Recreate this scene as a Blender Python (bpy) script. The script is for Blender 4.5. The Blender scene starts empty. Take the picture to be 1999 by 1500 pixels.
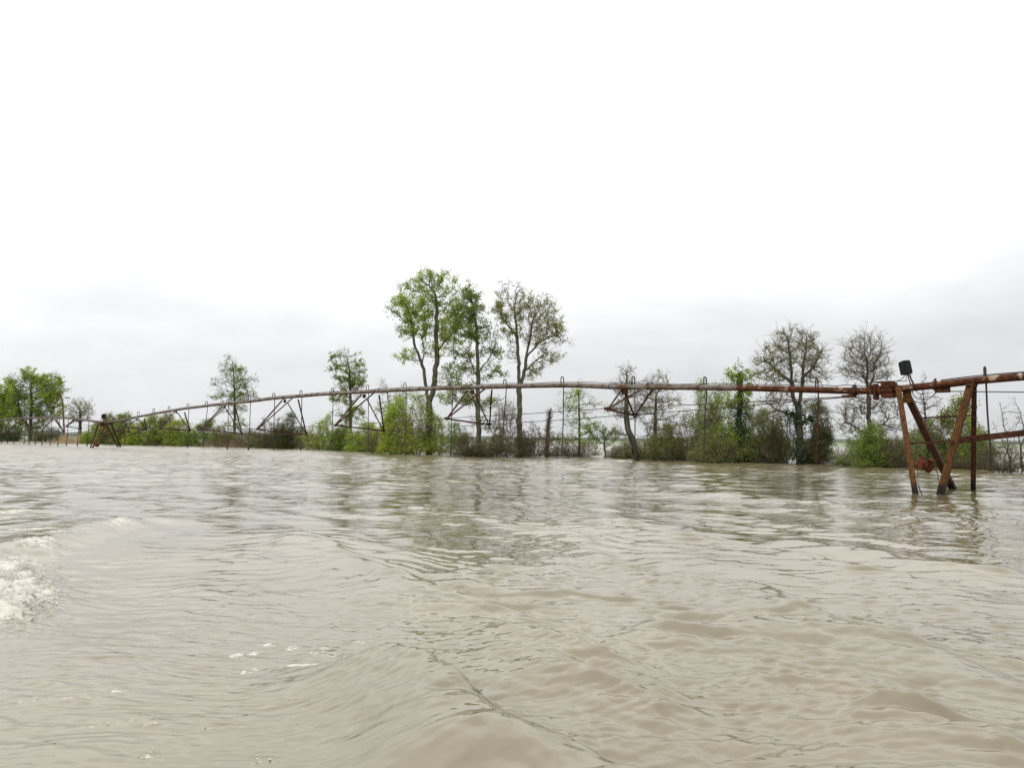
import bpy, math, random
import numpy as np
from mathutils import Matrix, Vector
S = bpy.context.scene
C = S.collection
rad = math.radians

# ------------------------------------------------------------------ camera
F = 1400.0; CH = 1.2
PITCH = math.atan(109 / F); ROLL = math.atan(0.0085)
cam_d = bpy.data.cameras.new('camera'); cam = bpy.data.objects.new('camera', cam_d); C.objects.link(cam)
CR = Matrix.Rotation(math.pi / 2 + PITCH, 3, 'X') @ Matrix.Rotation(ROLL, 3, 'Z')
cam.matrix_world = Matrix.Translation((0, 0, CH)) @ CR.to_4x4()
cam_d.sensor_width = 36; cam_d.lens = 36 * F / 1999; cam_d.clip_start = 0.1; cam_d.clip_end = 9000
S.camera = cam

# ------------------------------------------------------------------ sky and light
SUN_EL, SUN_ROT = rad(52), rad(205)
W = bpy.data.worlds.new('World'); S.world = W; W.use_nodes = True
nt = W.node_tree; N = nt.nodes; L = nt.links; N.clear()
def nd(t, nodes=N, **k):
    n = nodes.new(t)
    for a, b in k.items(): setattr(n, a, b)
    return n
tc = nd('ShaderNodeTexCoord'); sep = nd('ShaderNodeSeparateXYZ'); L.new(tc.outputs['Generated'], sep.inputs[0])
ramp = nd('ShaderNodeValToRGB'); L.new(sep.outputs['Z'], ramp.inputs[0])
cr = ramp.color_ramp
stops = [(0.0, .640, .650, .668), (.06, .700, .708, .722), (.12, .785, .791, .800), (.18, .860, .864, .870), (.26, .935, .937, .94), (.42, 1.0, 1.0, 1.0), (1.0, 1, 1, 1)]
while len(cr.elements) < len(stops): cr.elements.new(.5)
for e, s in zip(cr.elements, stops): e.position = s[0]; e.color = (s[1], s[2], s[3], 1)
zen = nd('ShaderNodeMapRange'); L.new(sep.outputs['Z'], zen.inputs[0])
zen.interpolation_type = 'SMOOTHSTEP'; zen.inputs[1].default_value = .10; zen.inputs[2].default_value = .60; zen.inputs[3].default_value = 1.0; zen.inputs[4].default_value = 2.0
mp = nd('ShaderNodeMapping'); mp.inputs['Scale'].default_value = (1, 1, 2.4); L.new(tc.outputs['Generated'], mp.inputs[0])
nz = nd('ShaderNodeTexNoise'); nz.inputs['Scale'].default_value = 3.6; nz.inputs['Detail'].default_value = 7; nz.inputs['Roughness'].default_value = .55
L.new(mp.outputs[0], nz.inputs['Vector'])
nm = nd('ShaderNodeMapRange'); L.new(nz.outputs[0], nm.inputs[0])
nm.inputs[1].default_value = .3; nm.inputs[2].default_value = .7; nm.inputs[3].default_value = .88; nm.inputs[4].default_value = 1.10
az = nd('ShaderNodeMapRange'); L.new(sep.outputs['X'], az.inputs[0])
az.inputs[1].default_value = -.6; az.inputs[2].default_value = .6; az.inputs[3].default_value = 1.17; az.inputs[4].default_value = .93
m1 = nd('ShaderNodeMath', operation='MULTIPLY'); L.new(zen.outputs[0], m1.inputs[0]); L.new(nm.outputs[0], m1.inputs[1])
m2 = nd('ShaderNodeMath', operation='MULTIPLY'); L.new(m1.outputs[0], m2.inputs[0]); L.new(az.outputs[0], m2.inputs[1])
vm = nd('ShaderNodeVectorMath', operation='SCALE'); L.new(ramp.outputs[0], vm.inputs[0]); L.new(m2.outputs[0], vm.inputs['Scale'])
bg = nd('ShaderNodeBackground'); L.new(vm.outputs[0], bg.inputs[0]); bg.inputs[1].default_value = 1.06
sk = nd('ShaderNodeTexSky', sky_type='NISHITA'); sk.sun_disc = False; sk.sun_elevation = SUN_EL; sk.sun_rotation = SUN_ROT
bg2 = nd('ShaderNodeBackground'); L.new(sk.outputs[0], bg2.inputs[0]); bg2.inputs[1].default_value = .1
mxs = nd('ShaderNodeMixShader'); mxs.inputs[0].default_value = .03; L.new(bg.outputs[0], mxs.inputs[1]); L.new(bg2.outputs[0], mxs.inputs[2])
wo = nd('ShaderNodeOutputWorld'); L.new(mxs.outputs[0], wo.inputs[0])
sd = bpy.data.lights.new('sun', 'SUN'); sd.energy = .7; sd.angle = rad(25); sd.color = (1, .97, .92)
sun = bpy.data.objects.new('sun', sd); C.objects.link(sun)
sdir = Vector((math.sin(SUN_ROT) * math.cos(SUN_EL), math.cos(SUN_ROT) * math.cos(SUN_EL), math.sin(SUN_EL)))
sun.rotation_euler = sdir.to_track_quat('Z', 'Y').to_euler()
S.view_settings.view_transform = 'Standard'; S.view_settings.look = 'None'
S.view_settings.exposure = 0; S.view_settings.gamma = 1

# ------------------------------------------------------------------ pixel rays to places in the world
CAMP = np.array((0, 0, CH)); CRn = np.array(CR)
def ray(px, py): return CRn @ np.array(((px - 999.5) / F, -(py - 750) / F, -1.0))
def G(px, py, z=0.0):
    d = ray(px, py); return CAMP + d * ((z - CH) / d[2])
def atY(px, py, Y):
    d = ray(px, py); return CAMP + d * (Y / d[1])

# ------------------------------------------------------------------ mesh helpers
def np_mesh(name, V, faces_list, mat, smooth=False, attrs=None):
    """faces_list: list of (n,k) int arrays"""
    me = bpy.data.meshes.new(name)
    V = np.asarray(V, dtype=np.float32).reshape(-1, 3)
    me.vertices.add(len(V)); me.vertices.foreach_set('co', V.ravel())
    fl = [np.asarray(f, dtype=np.int32) for f in faces_list if len(f)]
    loops = np.concatenate([f.ravel() for f in fl]); tot = np.concatenate([np.full(len(f), f.shape[1], np.int32) for f in fl])
    start = np.concatenate(([0], np.cumsum(tot)[:-1])).astype(np.int32)
    me.loops.add(len(loops)); me.loops.foreach_set('vertex_index', loops)
    me.polygons.add(len(tot)); me.polygons.foreach_set('loop_start', start)
    me.polygons.foreach_set('use_smooth', np.full(len(tot), bool(smooth)))
    me.update(calc_edges=True)
    for k, a in (attrs or {}).items():
        at = me.attributes.new(k, 'FLOAT', 'POINT'); at.data.foreach_set('value', np.asarray(a, dtype=np.float32))
    if mat: me.materials.append(mat)
    return me
def link(name, me, parent=None, loc=None):
    o = bpy.data.objects.new(name, me); C.objects.link(o)
    if parent: o.parent = parent
    if loc is not None: o.location = loc
    return o
def empty(name, loc=(0, 0, 0)):
    o = bpy.data.objects.new(name, None); C.objects.link(o); o.location = loc; o.empty_display_size = .3; return o
def tag(o, label=None, cat=None, group=None, kind=None):
    if label: o['label'] = label
    if cat: o['category'] = cat
    if group: o['group'] = group
    if kind: o['kind'] = kind
    return o
def nrm(v): v = np.asarray(v, float); return v / (np.linalg.norm(v) + 1e-12)

class MB:
    def __init__(s): s.V = []; s.F = {}; s.n = 0; s.sm = False
    def add(s, V, F):
        V = np.asarray(V, float).reshape(-1, 3)
        for f in F: s.F.setdefault(len(f), []).append([i + s.n for i in f])
        s.V.append(V); s.n += len(V)
    def tube(s, pts, r, k=8, cap=True, ring=None):
        pts = [np.asarray(p, float) for p in pts]; n = len(pts)
        if not hasattr(r, '__len__'): r = [r] * n
        V = []; up = None
        for i, p in enumerate(pts):
            t = nrm(pts[min(i + 1, n - 1)] - pts[max(i - 1, 0)])
            if up is None: up = np.array((0, 0, 1.)) if abs(t[2]) < .9 else np.array((1., 0, 0))
            b = nrm(np.cross(t, up)); a = nrm(np.cross(b, t)); up = a
            for j in range(k):
                an = 2 * math.pi * j / k
                V.append(p + r[i] * (math.cos(an) * b + math.sin(an) * a))
        F = [(i * k + j, i * k + (j + 1) % k, (i + 1) * k + (j + 1) % k, (i + 1) * k + j) for i in range(n - 1) for j in range(k)]
        if cap: F += [tuple(range(k))[::-1], tuple((n - 1) * k + j for j in range(k))]
        s.add(V, F)
    def box(s, c, ax, ay, az, h):   # centre, axes, half sizes
        c = np.asarray(c, float); ax, ay, az = nrm(ax), nrm(ay), nrm(az)
        V = [c + i * h[0] * ax + j * h[1] * ay + k * h[2] * az for i in (-1, 1) for j in (-1, 1) for k in (-1, 1)]
        s.add(V, [(0, 1, 3, 2), (4, 6, 7, 5), (0, 4, 5, 1), (2, 3, 7, 6), (0, 2, 6, 4), (1, 5, 7, 3)])
    def prof(s, a, b, poly, up):    # extrude a 2-D outline from a to b
        a = np.asarray(a, float); b = np.asarray(b, float); t = nrm(b - a); x = nrm(np.cross(t, up)); y = nrm(np.cross(x, t)); n = len(poly)
        V = [p + q[0] * x + q[1] * y for p in (a, b) for q in poly]
        s.add(V, [(i, (i + 1) % n, n + (i + 1) % n, n + i) for i in range(n)] + [tuple(range(n))[::-1], tuple(range(n, 2 * n))])
    def angle(s, a, b, w, up, t=.012, sx=1, sy=1):   # angle iron
        P = [(0, 0), (w * sx, 0), (w * sx, t * sy), (t * sx, t * sy), (t * sx, w * sy), (0, w * sy)]
        P = [(p[0] - w * sx / 2, p[1] - w * sy / 2) for p in P]
        s.prof(a, b, P, up)
    def build(s, name, mat, parent=None, org=(0, 0, 0), smooth=False, bevel=0, autosm=False):
        V = np.concatenate(s.V) - np.asarray(org, float)
        me = np_mesh(name, V, [np.array(f) for f in s.F.values()], mat, smooth)
        import bmesh
        bm = bmesh.new(); bm.from_mesh(me); bmesh.ops.recalc_face_normals(bm, faces=bm.faces)
        if bevel: bmesh.ops.bevel(bm, geom=list(bm.edges), offset=bevel, segments=2, affect='EDGES')
        for e in bm.edges:
            e.smooth = not (len(e.link_faces) == 2 and e.calc_face_angle(0) > rad(40))
        bm.to_mesh(me); bm.free()
        return link(name, me, parent)

# value noise on numpy arrays
_rs = np.random.RandomState(7); _T = _rs.rand(512, 512)
def vn(x, y, seed=0):
    x = x + seed * 37.17; y = y + seed * 91.71
    xi = np.floor(x).astype(int); yi = np.floor(y).astype(int); fx = x - xi; fy = y - yi
    fx = fx * fx * fx * (fx * (fx * 6 - 15) + 10); fy = fy * fy * fy * (fy * (fy * 6 - 15) + 10)
    t = lambda a, b: _T[a & 511, b & 511]
    return (t(xi, yi) * (1 - fx) + t(xi + 1, yi) * fx) * (1 - fy) + (t(xi, yi + 1) * (1 - fx) + t(xi + 1, yi + 1) * fx) * fy
def fbm(x, y, o=4, seed=0):
    a = 0; s = 1; t = 0
    for i in range(o): a = a + s * vn(x * 2 ** i, y * 2 ** i, seed + i); t += s; s *= .5
    return a / t

# ------------------------------------------------------------------ materials
def mat(name):
    m = bpy.data.materials.new(name); m.use_nodes = True; t = m.node_tree; t.nodes.clear()
    out = t.nodes.new('ShaderNodeOutputMaterial'); return m, t.nodes, t.links, out
def rampn(n, l, src, st):
    r = n.new('ShaderNodeValToRGB'); l.new(src, r.inputs[0]); e = r.color_ramp.elements
    while len(e) < len(st): e.new(.5)
    for q, s in zip(e, st): q.position = s[0]; q.color = (*s[1], 1)
    return r
def noise(n, l, src, scale, detail=4, rough=.55, stretch=None):
    if stretch:
        mpp = n.new('ShaderNodeMapping'); mpp.inputs['Scale'].default_value = stretch; l.new(src, mpp.inputs[0]); src = mpp.outputs[0]
    z = n.new('ShaderNodeTexNoise'); l.new(src, z.inputs['Vector']); z.inputs['Scale'].default_value = scale
    z.inputs['Detail'].default_value = detail; z.inputs['Roughness'].default_value = rough; return z.outputs[0]

def rust_mat(name, cols, lo, hi, wet=True, paint=(.42, .39, .37), pscale=2.2):
    """galvanised / painted steel with rust patches: lo..hi = noise thresholds between metal and rust"""
    m, n, l, out = mat(name); g = n.new('ShaderNodeNewGeometry').outputs['Position']
    a = noise(n, l, g, pscale, 8, .65); b = noise(n, l, g, 11, 6, .7); c = noise(n, l, g, 60, 4, .7)
    rc = rampn(n, l, b, [(.3, cols[0]), (.48, cols[1]), (.62, cols[2]), (.75, cols[1])])
    pc = rampn(n, l, c, [(.3, tuple(x * .72 for x in paint)), (.6, paint), (.75, tuple(min(1, x * 1.2) for x in paint))])
    mr = n.new('ShaderNodeMapRange'); l.new(a, mr.inputs[0]); mr.inputs[1].default_value = lo; mr.inputs[2].default_value = hi
    # underside shade painted in: downward faces take more of the dark rust colours
    nn = n.new('ShaderNodeNewGeometry'); sp = n.new('ShaderNodeSeparateXYZ'); l.new(nn.outputs['Normal'], sp.inputs[0])
    ns = n.new('ShaderNodeMapRange'); l.new(sp.outputs[2], ns.inputs[0]); ns.inputs[1].default_value = -.2; ns.inputs[2].default_value = -.8
    ns.inputs[3].default_value = 0; ns.inputs[4].default_value = .8
    mx_ = n.new('ShaderNodeMath'); mx_.operation = 'ADD'; mx_.use_clamp = True; l.new(mr.outputs[0], mx_.inputs[0]); l.new(ns.outputs[0], mx_.inputs[1])
    mx = n.new('ShaderNodeMix'); mx.data_type = 'RGBA'; l.new(mx_.outputs[0], mx.inputs[0]); l.new(pc.outputs[0], mx.inputs[6]); l.new(rc.outputs[0], mx.inputs[7])
    col = mx.outputs[2]
    if wet:      # silt and algae line left by the flood, up to about 0.4 m
        s2 = n.new('ShaderNodeSeparateXYZ'); l.new(g, s2.inputs[0]); ad = n.new('ShaderNodeMath'); ad.operation = 'MULTIPLY_ADD'
        l.new(b, ad.inputs[0]); ad.inputs[1].default_value = .35; l.new(s2.outputs[2], ad.inputs[2])
        w = n.new('ShaderNodeMapRange'); l.new(ad.outputs[0], w.inputs[0]); w.inputs[1].default_value = .30; w.inputs[2].default_value = .50
        w.inputs[3].default_value = 1; w.inputs[4].default_value = 0
        m3 = n.new('ShaderNodeMix'); m3.data_type = 'RGBA'; l.new(w.outputs[0], m3.inputs[0]); l.new(col, m3.inputs[6]); m3.inputs[7].default_value = (.010, .007, .005, 1); col = m3.outputs[2]
    p = n.new('ShaderNodeBsdfPrincipled'); l.new(col, p.inputs['Base Color']); p.inputs['Roughness'].default_value = .75
    p.inputs['Specular IOR Level'].default_value = .15
    bp = n.new('ShaderNodeBump'); bp.inputs['Strength'].default_value = .5; bp.inputs['Distance'].default_value = .01; l.new(b, bp.inputs['Height']); l.new(bp.outputs[0], p.inputs['Normal'])
    l.new(p.outputs[0], out.inputs[0]); return m
RUST = [(.012, .005, .004), (.048, .016, .006), (.095, .032, .009)]
DRUST = [(.012, .006, .004), (.040, .016, .008), (.072, .027, .011)]
M_pipe = rust_mat('weathered_pipe', [(.022, .014, .009), (.070, .038, .022), (.13, .075, .045)], .44, .60, paint=(.175, .156, .135))
M_pipe_rusty = rust_mat('rusty_pipe', RUST, .36, .46, paint=(.34, .26, .19))
M_leg = rust_mat('rusty_leg_steel', [(.020, .008, .004), (.062, .025, .006), (.105, .046, .010)], .30, .42, paint=(.09, .06, .02))
M_leg_red = rust_mat('dark_red_leg_steel', DRUST, .30, .42, paint=(.14, .06, .03))
M_strut = rust_mat('strut_steel', DRUST, .42, .56, paint=(.13, .10, .075))
M_red = rust_mat('dark_rust_bar', DRUST, .2, .3)
def plain(name, c, r=.6, var=.25, scale=20, spec=.4):
    m, n, l, out = mat(name); g = n.new('ShaderNodeNewGeometry').outputs['Position']; z = noise(n, l, g, scale, 5)
    rc = rampn(n, l, z, [(.3, tuple(x * (1 - var) for x in c)), (.7, tuple(x * (1 + var) for x in c))])
    p = n.new('ShaderNodeBsdfPrincipled'); l.new(rc.outputs[0], p.inputs['Base Color']); p.inputs['Roughness'].default_value = r; p.inputs['Specular IOR Level'].default_value = spec
    l.new(p.outputs[0], out.inputs[0]); return m
M_black = plain('black_plastic', (.005, .006, .006), .6, .25, 20, .2)
M_cable = plain('black_cable', (.015, .014, .014), .6)
M_drop = plain('drop_steel', (.022, .021, .020), .6)
M_rod = plain('truss_rod_steel', (.045, .028, .022), .7)
M_motor = rust_mat('motor_rust', [(.02, .007, .005), (.075, .020, .007), (.13, .036, .011)], .2, .3, wet=False)

def bark_mat(name, c1, c2, wetz=.5):
    m, n, l, out = mat(name); g = n.new('ShaderNodeNewGeometry').outputs['Position']
    a = noise(n, l, g, 9, 6, .65, (1, 1, .25)); b = noise(n, l, g, 1.3, 3)
    rc = rampn(n, l, a, [(.3, tuple(x * .5 for x in c1)), (.55, c1), (.75, c2)])
    s2 = n.new('ShaderNodeSeparateXYZ'); l.new(g, s2.inputs[0]); ad = n.new('ShaderNodeMath'); ad.operation = 'MULTIPLY_ADD'
    l.new(b, ad.inputs[0]); ad.inputs[1].default_value = .8; l.new(s2.outputs[2], ad.inputs[2])
    w = n.new('ShaderNodeMapRange'); l.new(ad.outputs[0], w.inputs[0]); w.inputs[1].default_value = wetz + .2; w.inputs[2].default_value = wetz + 1.2; w.inputs[3].default_value = 1; w.inputs[4].default_value = 0
    m3 = n.new('ShaderNodeMix'); m3.data_type = 'RGBA'; l.new(w.outputs[0], m3.inputs[0]); l.new(rc.outputs[0], m3.inputs[6]); m3.inputs[7].default_value = (.018, .014, .010, 1)
    p = n.new('ShaderNodeBsdfPrincipled'); l.new(m3.outputs[2], p.inputs['Base Color']); p.inputs['Roughness'].default_value = .9; p.inputs['Specular IOR Level'].default_value = .15
    l.new(p.outputs[0], out.inputs[0]); return m
M_bark = bark_mat('grey_green_bark', (.085, .085, .055), (.16, .155, .11))
M_bark_dark = bark_mat('dark_bark', (.065, .058, .042), (.12, .105, .078), .6)
M_twig = bark_mat('grey_brown_twigs', (.12, .112, .072), (.19, .178, .125), -.2)
M_twig_br = bark_mat('brown_twigs', (.090, .070, .045), (.155, .122, .082), -.2)
M_snag = bark_mat('dead_wood', (.10, .06, .04), (.17, .11, .08), -.4)
def leaf_mat(name, dark, mid, light, trans=.45):
    m, n, l, out = mat(name); a = n.new('ShaderNodeAttribute'); a.attribute_name = 'tint'
    rc = rampn(n, l, a.outputs['Fac'], [(.0, dark), (.5, mid), (1.0, light)])
    d = n.new('ShaderNodeBsdfDiffuse'); t = n.new('ShaderNodeBsdfTranslucent'); l.new(rc.outputs[0], d.inputs[0]); l.new(rc.outputs[0], t.inputs[0])
    mx = n.new('ShaderNodeMixShader'); mx.inputs[0].default_value = trans; l.new(d.outputs[0], mx.inputs[1]); l.new(t.outputs[0], mx.inputs[2])
    l.new(mx.outputs[0], out.inputs[0]); return m
LF = {
 'spring': leaf_mat('spring_leaves', (.10, .14, .025), (.24, .31, .05), (.40, .47, .09)),
 'olive': leaf_mat('olive_leaves', (.10, .11, .035), (.20, .21, .07), (.31, .32, .11)),
 'bright': leaf_mat('bright_willow_leaves', (.11, .17, .020), (.27, .35, .045), (.46, .52, .10)),
 'green': leaf_mat('green_leaves', (.06, .085, .020), (.15, .20, .042), (.27, .33, .08)),
 'dark': leaf_mat('dark_leaves', (.03, .045, .012), (.065, .09, .022), (.12, .15, .04)),
 'brown': leaf_mat('brown_catkins', (.065, .058, .028), (.14, .12, .06), (.22, .19, .10)),
 'pale': leaf_mat('pale_new_leaves', (.13, .17, .05), (.26, .32, .10), (.38, .44, .17)),
 'ivy': leaf_mat('ivy_leaves', (.012, .030, .012), (.030, .07, .026), (.06, .12, .045), .2),
}

# ------------------------------------------------------------------ flood water
def in_frame_fan():
    d = np.linspace(-50, 50, 1400); rest = np.linspace(50, 310, 90)[1:-1]
    return np.radians(np.concatenate((d, rest)))
th = in_frame_fan()
inv = np.linspace(1 / 1.5, 1 / 22, 1050); rr = 1 / inv
rr = np.concatenate(([.02, .7, 1.1], rr, np.arange(22.25, 115, .26), np.geomspace(116, 420, 50), [800, 1600, 4000]))
TH, RR = np.meshgrid(th, rr); X = RR * np.sin(TH); Y = RR * np.cos(TH)
rng = np.random.RandomState(3)
H = np.zeros_like(X)
wx = X + .55 * (fbm(X * .5, Y * .5, 2, 11) - .5) * 2; wy = Y + .55 * (fbm(X * .5, Y * .5, 2, 12) - .5) * 2
gust = .55 + .9 * fbm(X * .16, Y * .16, 3, 21)
dr = np.gradient(rr)[:, None] * np.ones_like(X)
def waves(n_, l0, l1, pw, ang, spread, rms, env, sharp):
    out_ = np.zeros_like(X); drr = dr[:, 0]
    for i in range(n_):
        lam = l0 * (l1 / l0) ** (rng.rand() ** pw); an = rad(ang) + rng.randn() * rad(spread); k = 2 * math.pi / lam
        amp = rms * math.sqrt(2 / n_) / k * (.6 + .8 * rng.rand()); lod = np.clip(lam / (drr * 2.2) - 1, 0, 1); m_ = np.where(lod > 0)[0]; p0 = rng.rand() * 6.28
        if not len(m_): continue
        m_ = slice(m_[0], m_[-1] + 1); ph = (k * (wx[m_] * math.cos(an) + wy[m_] * math.sin(an)) + p0).astype(np.float32)
        out_[m_] += (amp * lod[m_])[:, None] * (np.sin(ph) + sharp * np.cos(2 * ph))
    return out_ * env
def seg_field(pts, jitter=.15, seed=0):
    """signed distance (positive on the far / right side) and position along a crest line"""
    P = [G(*p)[:2] for p in pts]
    for _ in range(2): P = [P[0]] + sum(([a * .75 + b * .25, a * .25 + b * .75] for a, b in zip(P[:-1], P[1:])), []) + [P[-1]]
    P = np.array(P); best = np.full(X.shape, 1e9); sg = np.zeros_like(X); al = np.zeros_like(X); acc = 0
    tot = sum(np.linalg.norm(P[i + 1] - P[i]) for i in range(len(P) - 1))
    jx = X + jitter * (fbm(X * 1.1, Y * 1.1, 3, 31 + seed) - .5) * 2; jy = Y + jitter * (fbm(X * 1.1, Y * 1.1, 3, 41 + seed) - .5) * 2
    for i in range(len(P) - 1):
        a, b = P[i], P[i + 1]; d = b - a; ln = np.linalg.norm(d); d /= ln
        t = np.clip((jx - a[0]) * d[0] + (jy - a[1]) * d[1], 0, ln)
        qx = jx - a[0] - t * d[0]; qy = jy - a[1] - t * d[1]; D = np.hypot(qx, qy); s = np.sign(-(d[1] * qx - d[0] * qy))
        m = D < best; best[m] = D[m]; sg[m] = s[m]; al[m] = ((acc + t) / tot)[m]; acc += ln
    return best * sg, al
CRESTS = [  # points along the crest, height, back width, front width
 ([(560, 1030), (640, 1082), (760, 1138), (880, 1188), (1000, 1228), (1110, 1290), (1230, 1350), (1380, 1418), (1480, 1470)], .060, .50, .17),
 ([(1100, 1078), (1300, 1140), (1500, 1185), (1620, 1232), (1760, 1285), (1999, 1362), (2150, 1400)], .060, .60, .20),
 ([(900, 1120), (1100, 1180), (1260, 1215), (1480, 1236), (1650, 1262)], .032, .45, .16),
 ([(1150, 1010), (1350, 1060), (1600, 1112), (1800, 1150), (2050, 1205)], .055, .7, .26),
 ([(1420, 1318), (1600, 1345), (1790, 1375), (1900, 1395)], .020, .30, .12),
 ([(1700, 1400), (1850, 1440), (2000, 1485), (2100, 1510)], .026, .30, .12),
 ([(735, 1282), (765, 1330), (830, 1378), (880, 1415), (925, 1468), (1010, 1520), (1150, 1580), (1330, 1680), (1600, 1850)], .105, .40, .15),
 ([(1000, 1300), (1120, 1345), (1260, 1400), (1420, 1440)], .030, .3, .13),
 ([(1250, 1240), (1420, 1275), (1560, 1300), (1760, 1330)], .035, .4, .15),
 ([(780, 1075), (900, 1110), (1060, 1150)], .035, .45, .16),
 ([(1500, 1060), (1700, 1095), (1900, 1120), (2050, 1150)], .04, .5, .2),
 ([(1340, 960), (1550, 985), (1800, 1010), (2050, 1040)], .05, .9, .35),
 ([(760, 985), (1000, 1030), (1250, 1085)], .035, .7, .25),
]
PROX = np.zeros_like(X)
for i, (pts, A, wb, wf) in enumerate(CRESTS):
    s, al = seg_field(pts, .12 + .1 * (i % 3), i)
    # far side of these crests is on the right: positive s
    pr = np.where(s > 0, np.exp(-(s / wf) ** 2), np.exp(-(s / wb) ** 2)); fade = np.clip(al * 6, 0, 1) * np.clip((1 - al) * 6, 0, 1)
    PROX = np.maximum(PROX, np.exp(-((s - wf * .7) / (wf * 1.7)) ** 2) * fade)
    H += 1.5 * A * pr * fade * (.45 + 1.1 * fbm(X * .9, Y * .9, 2, 60 + i))
# the low swell of the boat's wake that lifts the left side
left_calm = np.clip((X + 1.4) / 2.2, .45, 1)
H += waves(30, .5, 2.0, 1, 30, 15, .040, 1, .2)
H += waves(40, .28, 1.1, 1, 55, 22, .025, .6 + .6 * gust * left_calm, .25)
patch = np.clip((fbm(X * .45 + .3 * Y, Y * .22, 3, 71) - .38) * 4, 0, 1)
H += waves(130, .08, .40, .8, 74, 24, .125, (.38 + .80 * patch + .8 * np.clip(PROX, 0, 1)) * left_calm, .25)
H += waves(50, .20, .62, 1, 68, 10, .19, np.clip(PROX, 0, 1), .25)
H += waves(60, .05, .15, 1, 72, 32, .085, (.35 + patch) * (.6 + .4 * left_calm), .2)
H += waves(70, .60, 2.1, 1, 76, 30, .13, np.clip((RR - 9) / 22, 0, 1) * (.75 + .5 * patch), .2)
s, al = seg_field([(-250, 1110), (0, 1085), (110, 1058), (200, 1034), (300, 1010)], .1, 77)
H += .09 * np.where(s > 0, np.exp(-(s / .55) ** 2), np.exp(-(s / .35) ** 2)) * np.clip((1 - al) * 5, 0, 1)
def spots(lst):
    m = np.zeros_like(X)
    for px, py, sx, sy, a in lst:
        g = G(px, py); r = np.hypot(g[0], g[1]); ux, uy = g[0] / r, g[1] / r
        dx = X - g[0]; dy = Y - g[1]; rd = dx * ux + dy * uy; la = dx * uy - dy * ux
        q = (rd / (sy * r * r / (F * CH))) ** 2 + (la / (sx * r / F)) ** 2
        m = np.maximum(m, a * np.exp(-q))
    return m
wjx = (fbm(X * 4, Y * 4, 3, 81) - .5); 
FOAM = spots([(-60, 1180, 105, 46, 1.5), (25, 1190, 38, 26, 1.3), (0, 1222, 45, 13, 1.1), (50, 1128, 26, 16, .85), (20, 1120, 60, 30, 1.1), (75, 1075, 45, 10, .8),
              (20, 1000, 50, 4, .8), (65, 985, 25, 3, .6), (60, 1035, 60, 4, .85), (0, 1012, 30, 5, .75), (60, 1047, 35, 3, .7), (120, 1052, 50, 3, .7), (235, 1030, 30, 6, .75),
              (480, 1277, 45, 5, .85), (525, 1258, 22, 6, .8), (590, 1300, 38, 7, .9), (575, 1268, 25, 8, .78), (640, 1275, 60, 16, .66), (740, 1292, 34, 14, .78), (690, 1255, 60, 7, .55),
              (310, 1418, 40, 6, .72), (230, 1352, 22, 6, .72), (290, 1475, 36, 9, .74), (400, 1425, 30, 6, .62), (510, 1492, 30, 6, .74), (55, 1375, 50, 5, .66), (160, 1365, 60, 5, .62), (200, 1420, 80, 6, .58), (480, 1310, 60, 8, .58)])
brk = spots([(-60, 1180, 100, 40, 1), (28, 1192, 34, 20, .9), (0, 1220, 42, 10, .7), (45, 1130, 26, 16, .6), (80, 1078, 40, 8, .3)])
lump = np.abs(fbm(X * 7, Y * 7, 4, 91) - .5) * 2; lump2 = fbm(X * 22, Y * 22, 3, 95)
H += brk * (.09 + .10 * (1 - lump) * (RR < 20)) + brk * .06 * (lump2 - .5)
H += np.clip(FOAM, 0, 1) * .012 * (fbm(X * 20, Y * 20, 3, 96) - .4) * (RR < 14)
nR, nT = X.shape
V = np.stack((X, Y, H), -1).reshape(-1, 3)
ii, jj = np.meshgrid(np.arange(nR - 1), np.arange(nT), indexing='ij'); j2 = (jj + 1) % nT
Q = np.stack((ii * nT + jj, ii * nT + j2, (ii + 1) * nT + j2, (ii + 1) * nT + jj), -1).reshape(-1, 4)[:, ::-1]

m, n, l, out = mat('muddy_flood_water'); g = n.new('ShaderNodeNewGeometry').outputs['Position']
big = noise(n, l, g, .35, 4, .55); col = rampn(n, l, big, [(.32, (.105, .086, .042)), (.68, (.145, .120, .066))])
bb = noise(n, l, g, 3.5, 3, .5, (.75, 1.25, 1)); b2 = noise(n, l, g, 12, 2, .5, (.7, 1.3, 1)); 
sa = n.new('ShaderNodeMath'); sa.operation = 'MULTIPLY_ADD'; l.new(bb, sa.inputs[0]); sa.inputs[1].default_value = 3.2; l.new(b2, sa.inputs[2])
bp = n.new('ShaderNodeBump'); bp.inputs['Strength'].default_value = 1.0; bp.inputs['Distance'].default_value = .0022; l.new(sa.outputs[0], bp.inputs['Height'])
fa = n.new('ShaderNodeAttribute'); fa.attribute_name = 'foam'
vz = n.new('ShaderNodeTexVoronoi'); vz.feature = 'F1'; vz.inputs['Scale'].default_value = 34; l.new(g, vz.inputs['Vector'])
fn0 = noise(n, l, g, 10, 9, .78); fq = n.new('ShaderNodeMath'); fq.operation = 'MULTIPLY_ADD'; l.new(fn0, fq.inputs[0]); fq.inputs[1].default_value = 2.6; fq.inputs[2].default_value = -.80; fn = fq.outputs[0]
f1 = n.new('ShaderNodeMath'); f1.operation = 'ADD'; l.new(fa.outputs['Fac'], f1.inputs[0]); l.new(fn, f1.inputs[1])
f2 = n.new('ShaderNodeMath'); f2.operation = 'MULTIPLY_ADD'; l.new(vz.outputs[0], f2.inputs[0]); f2.inputs[1].default_value = -.30; l.new(f1.outputs[0], f2.inputs[2])
fm = n.new('ShaderNodeMapRange'); l.new(f2.outputs[0], fm.inputs[0]); fm.inputs[1].default_value = .98; fm.inputs[2].default_value = 1.16
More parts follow.
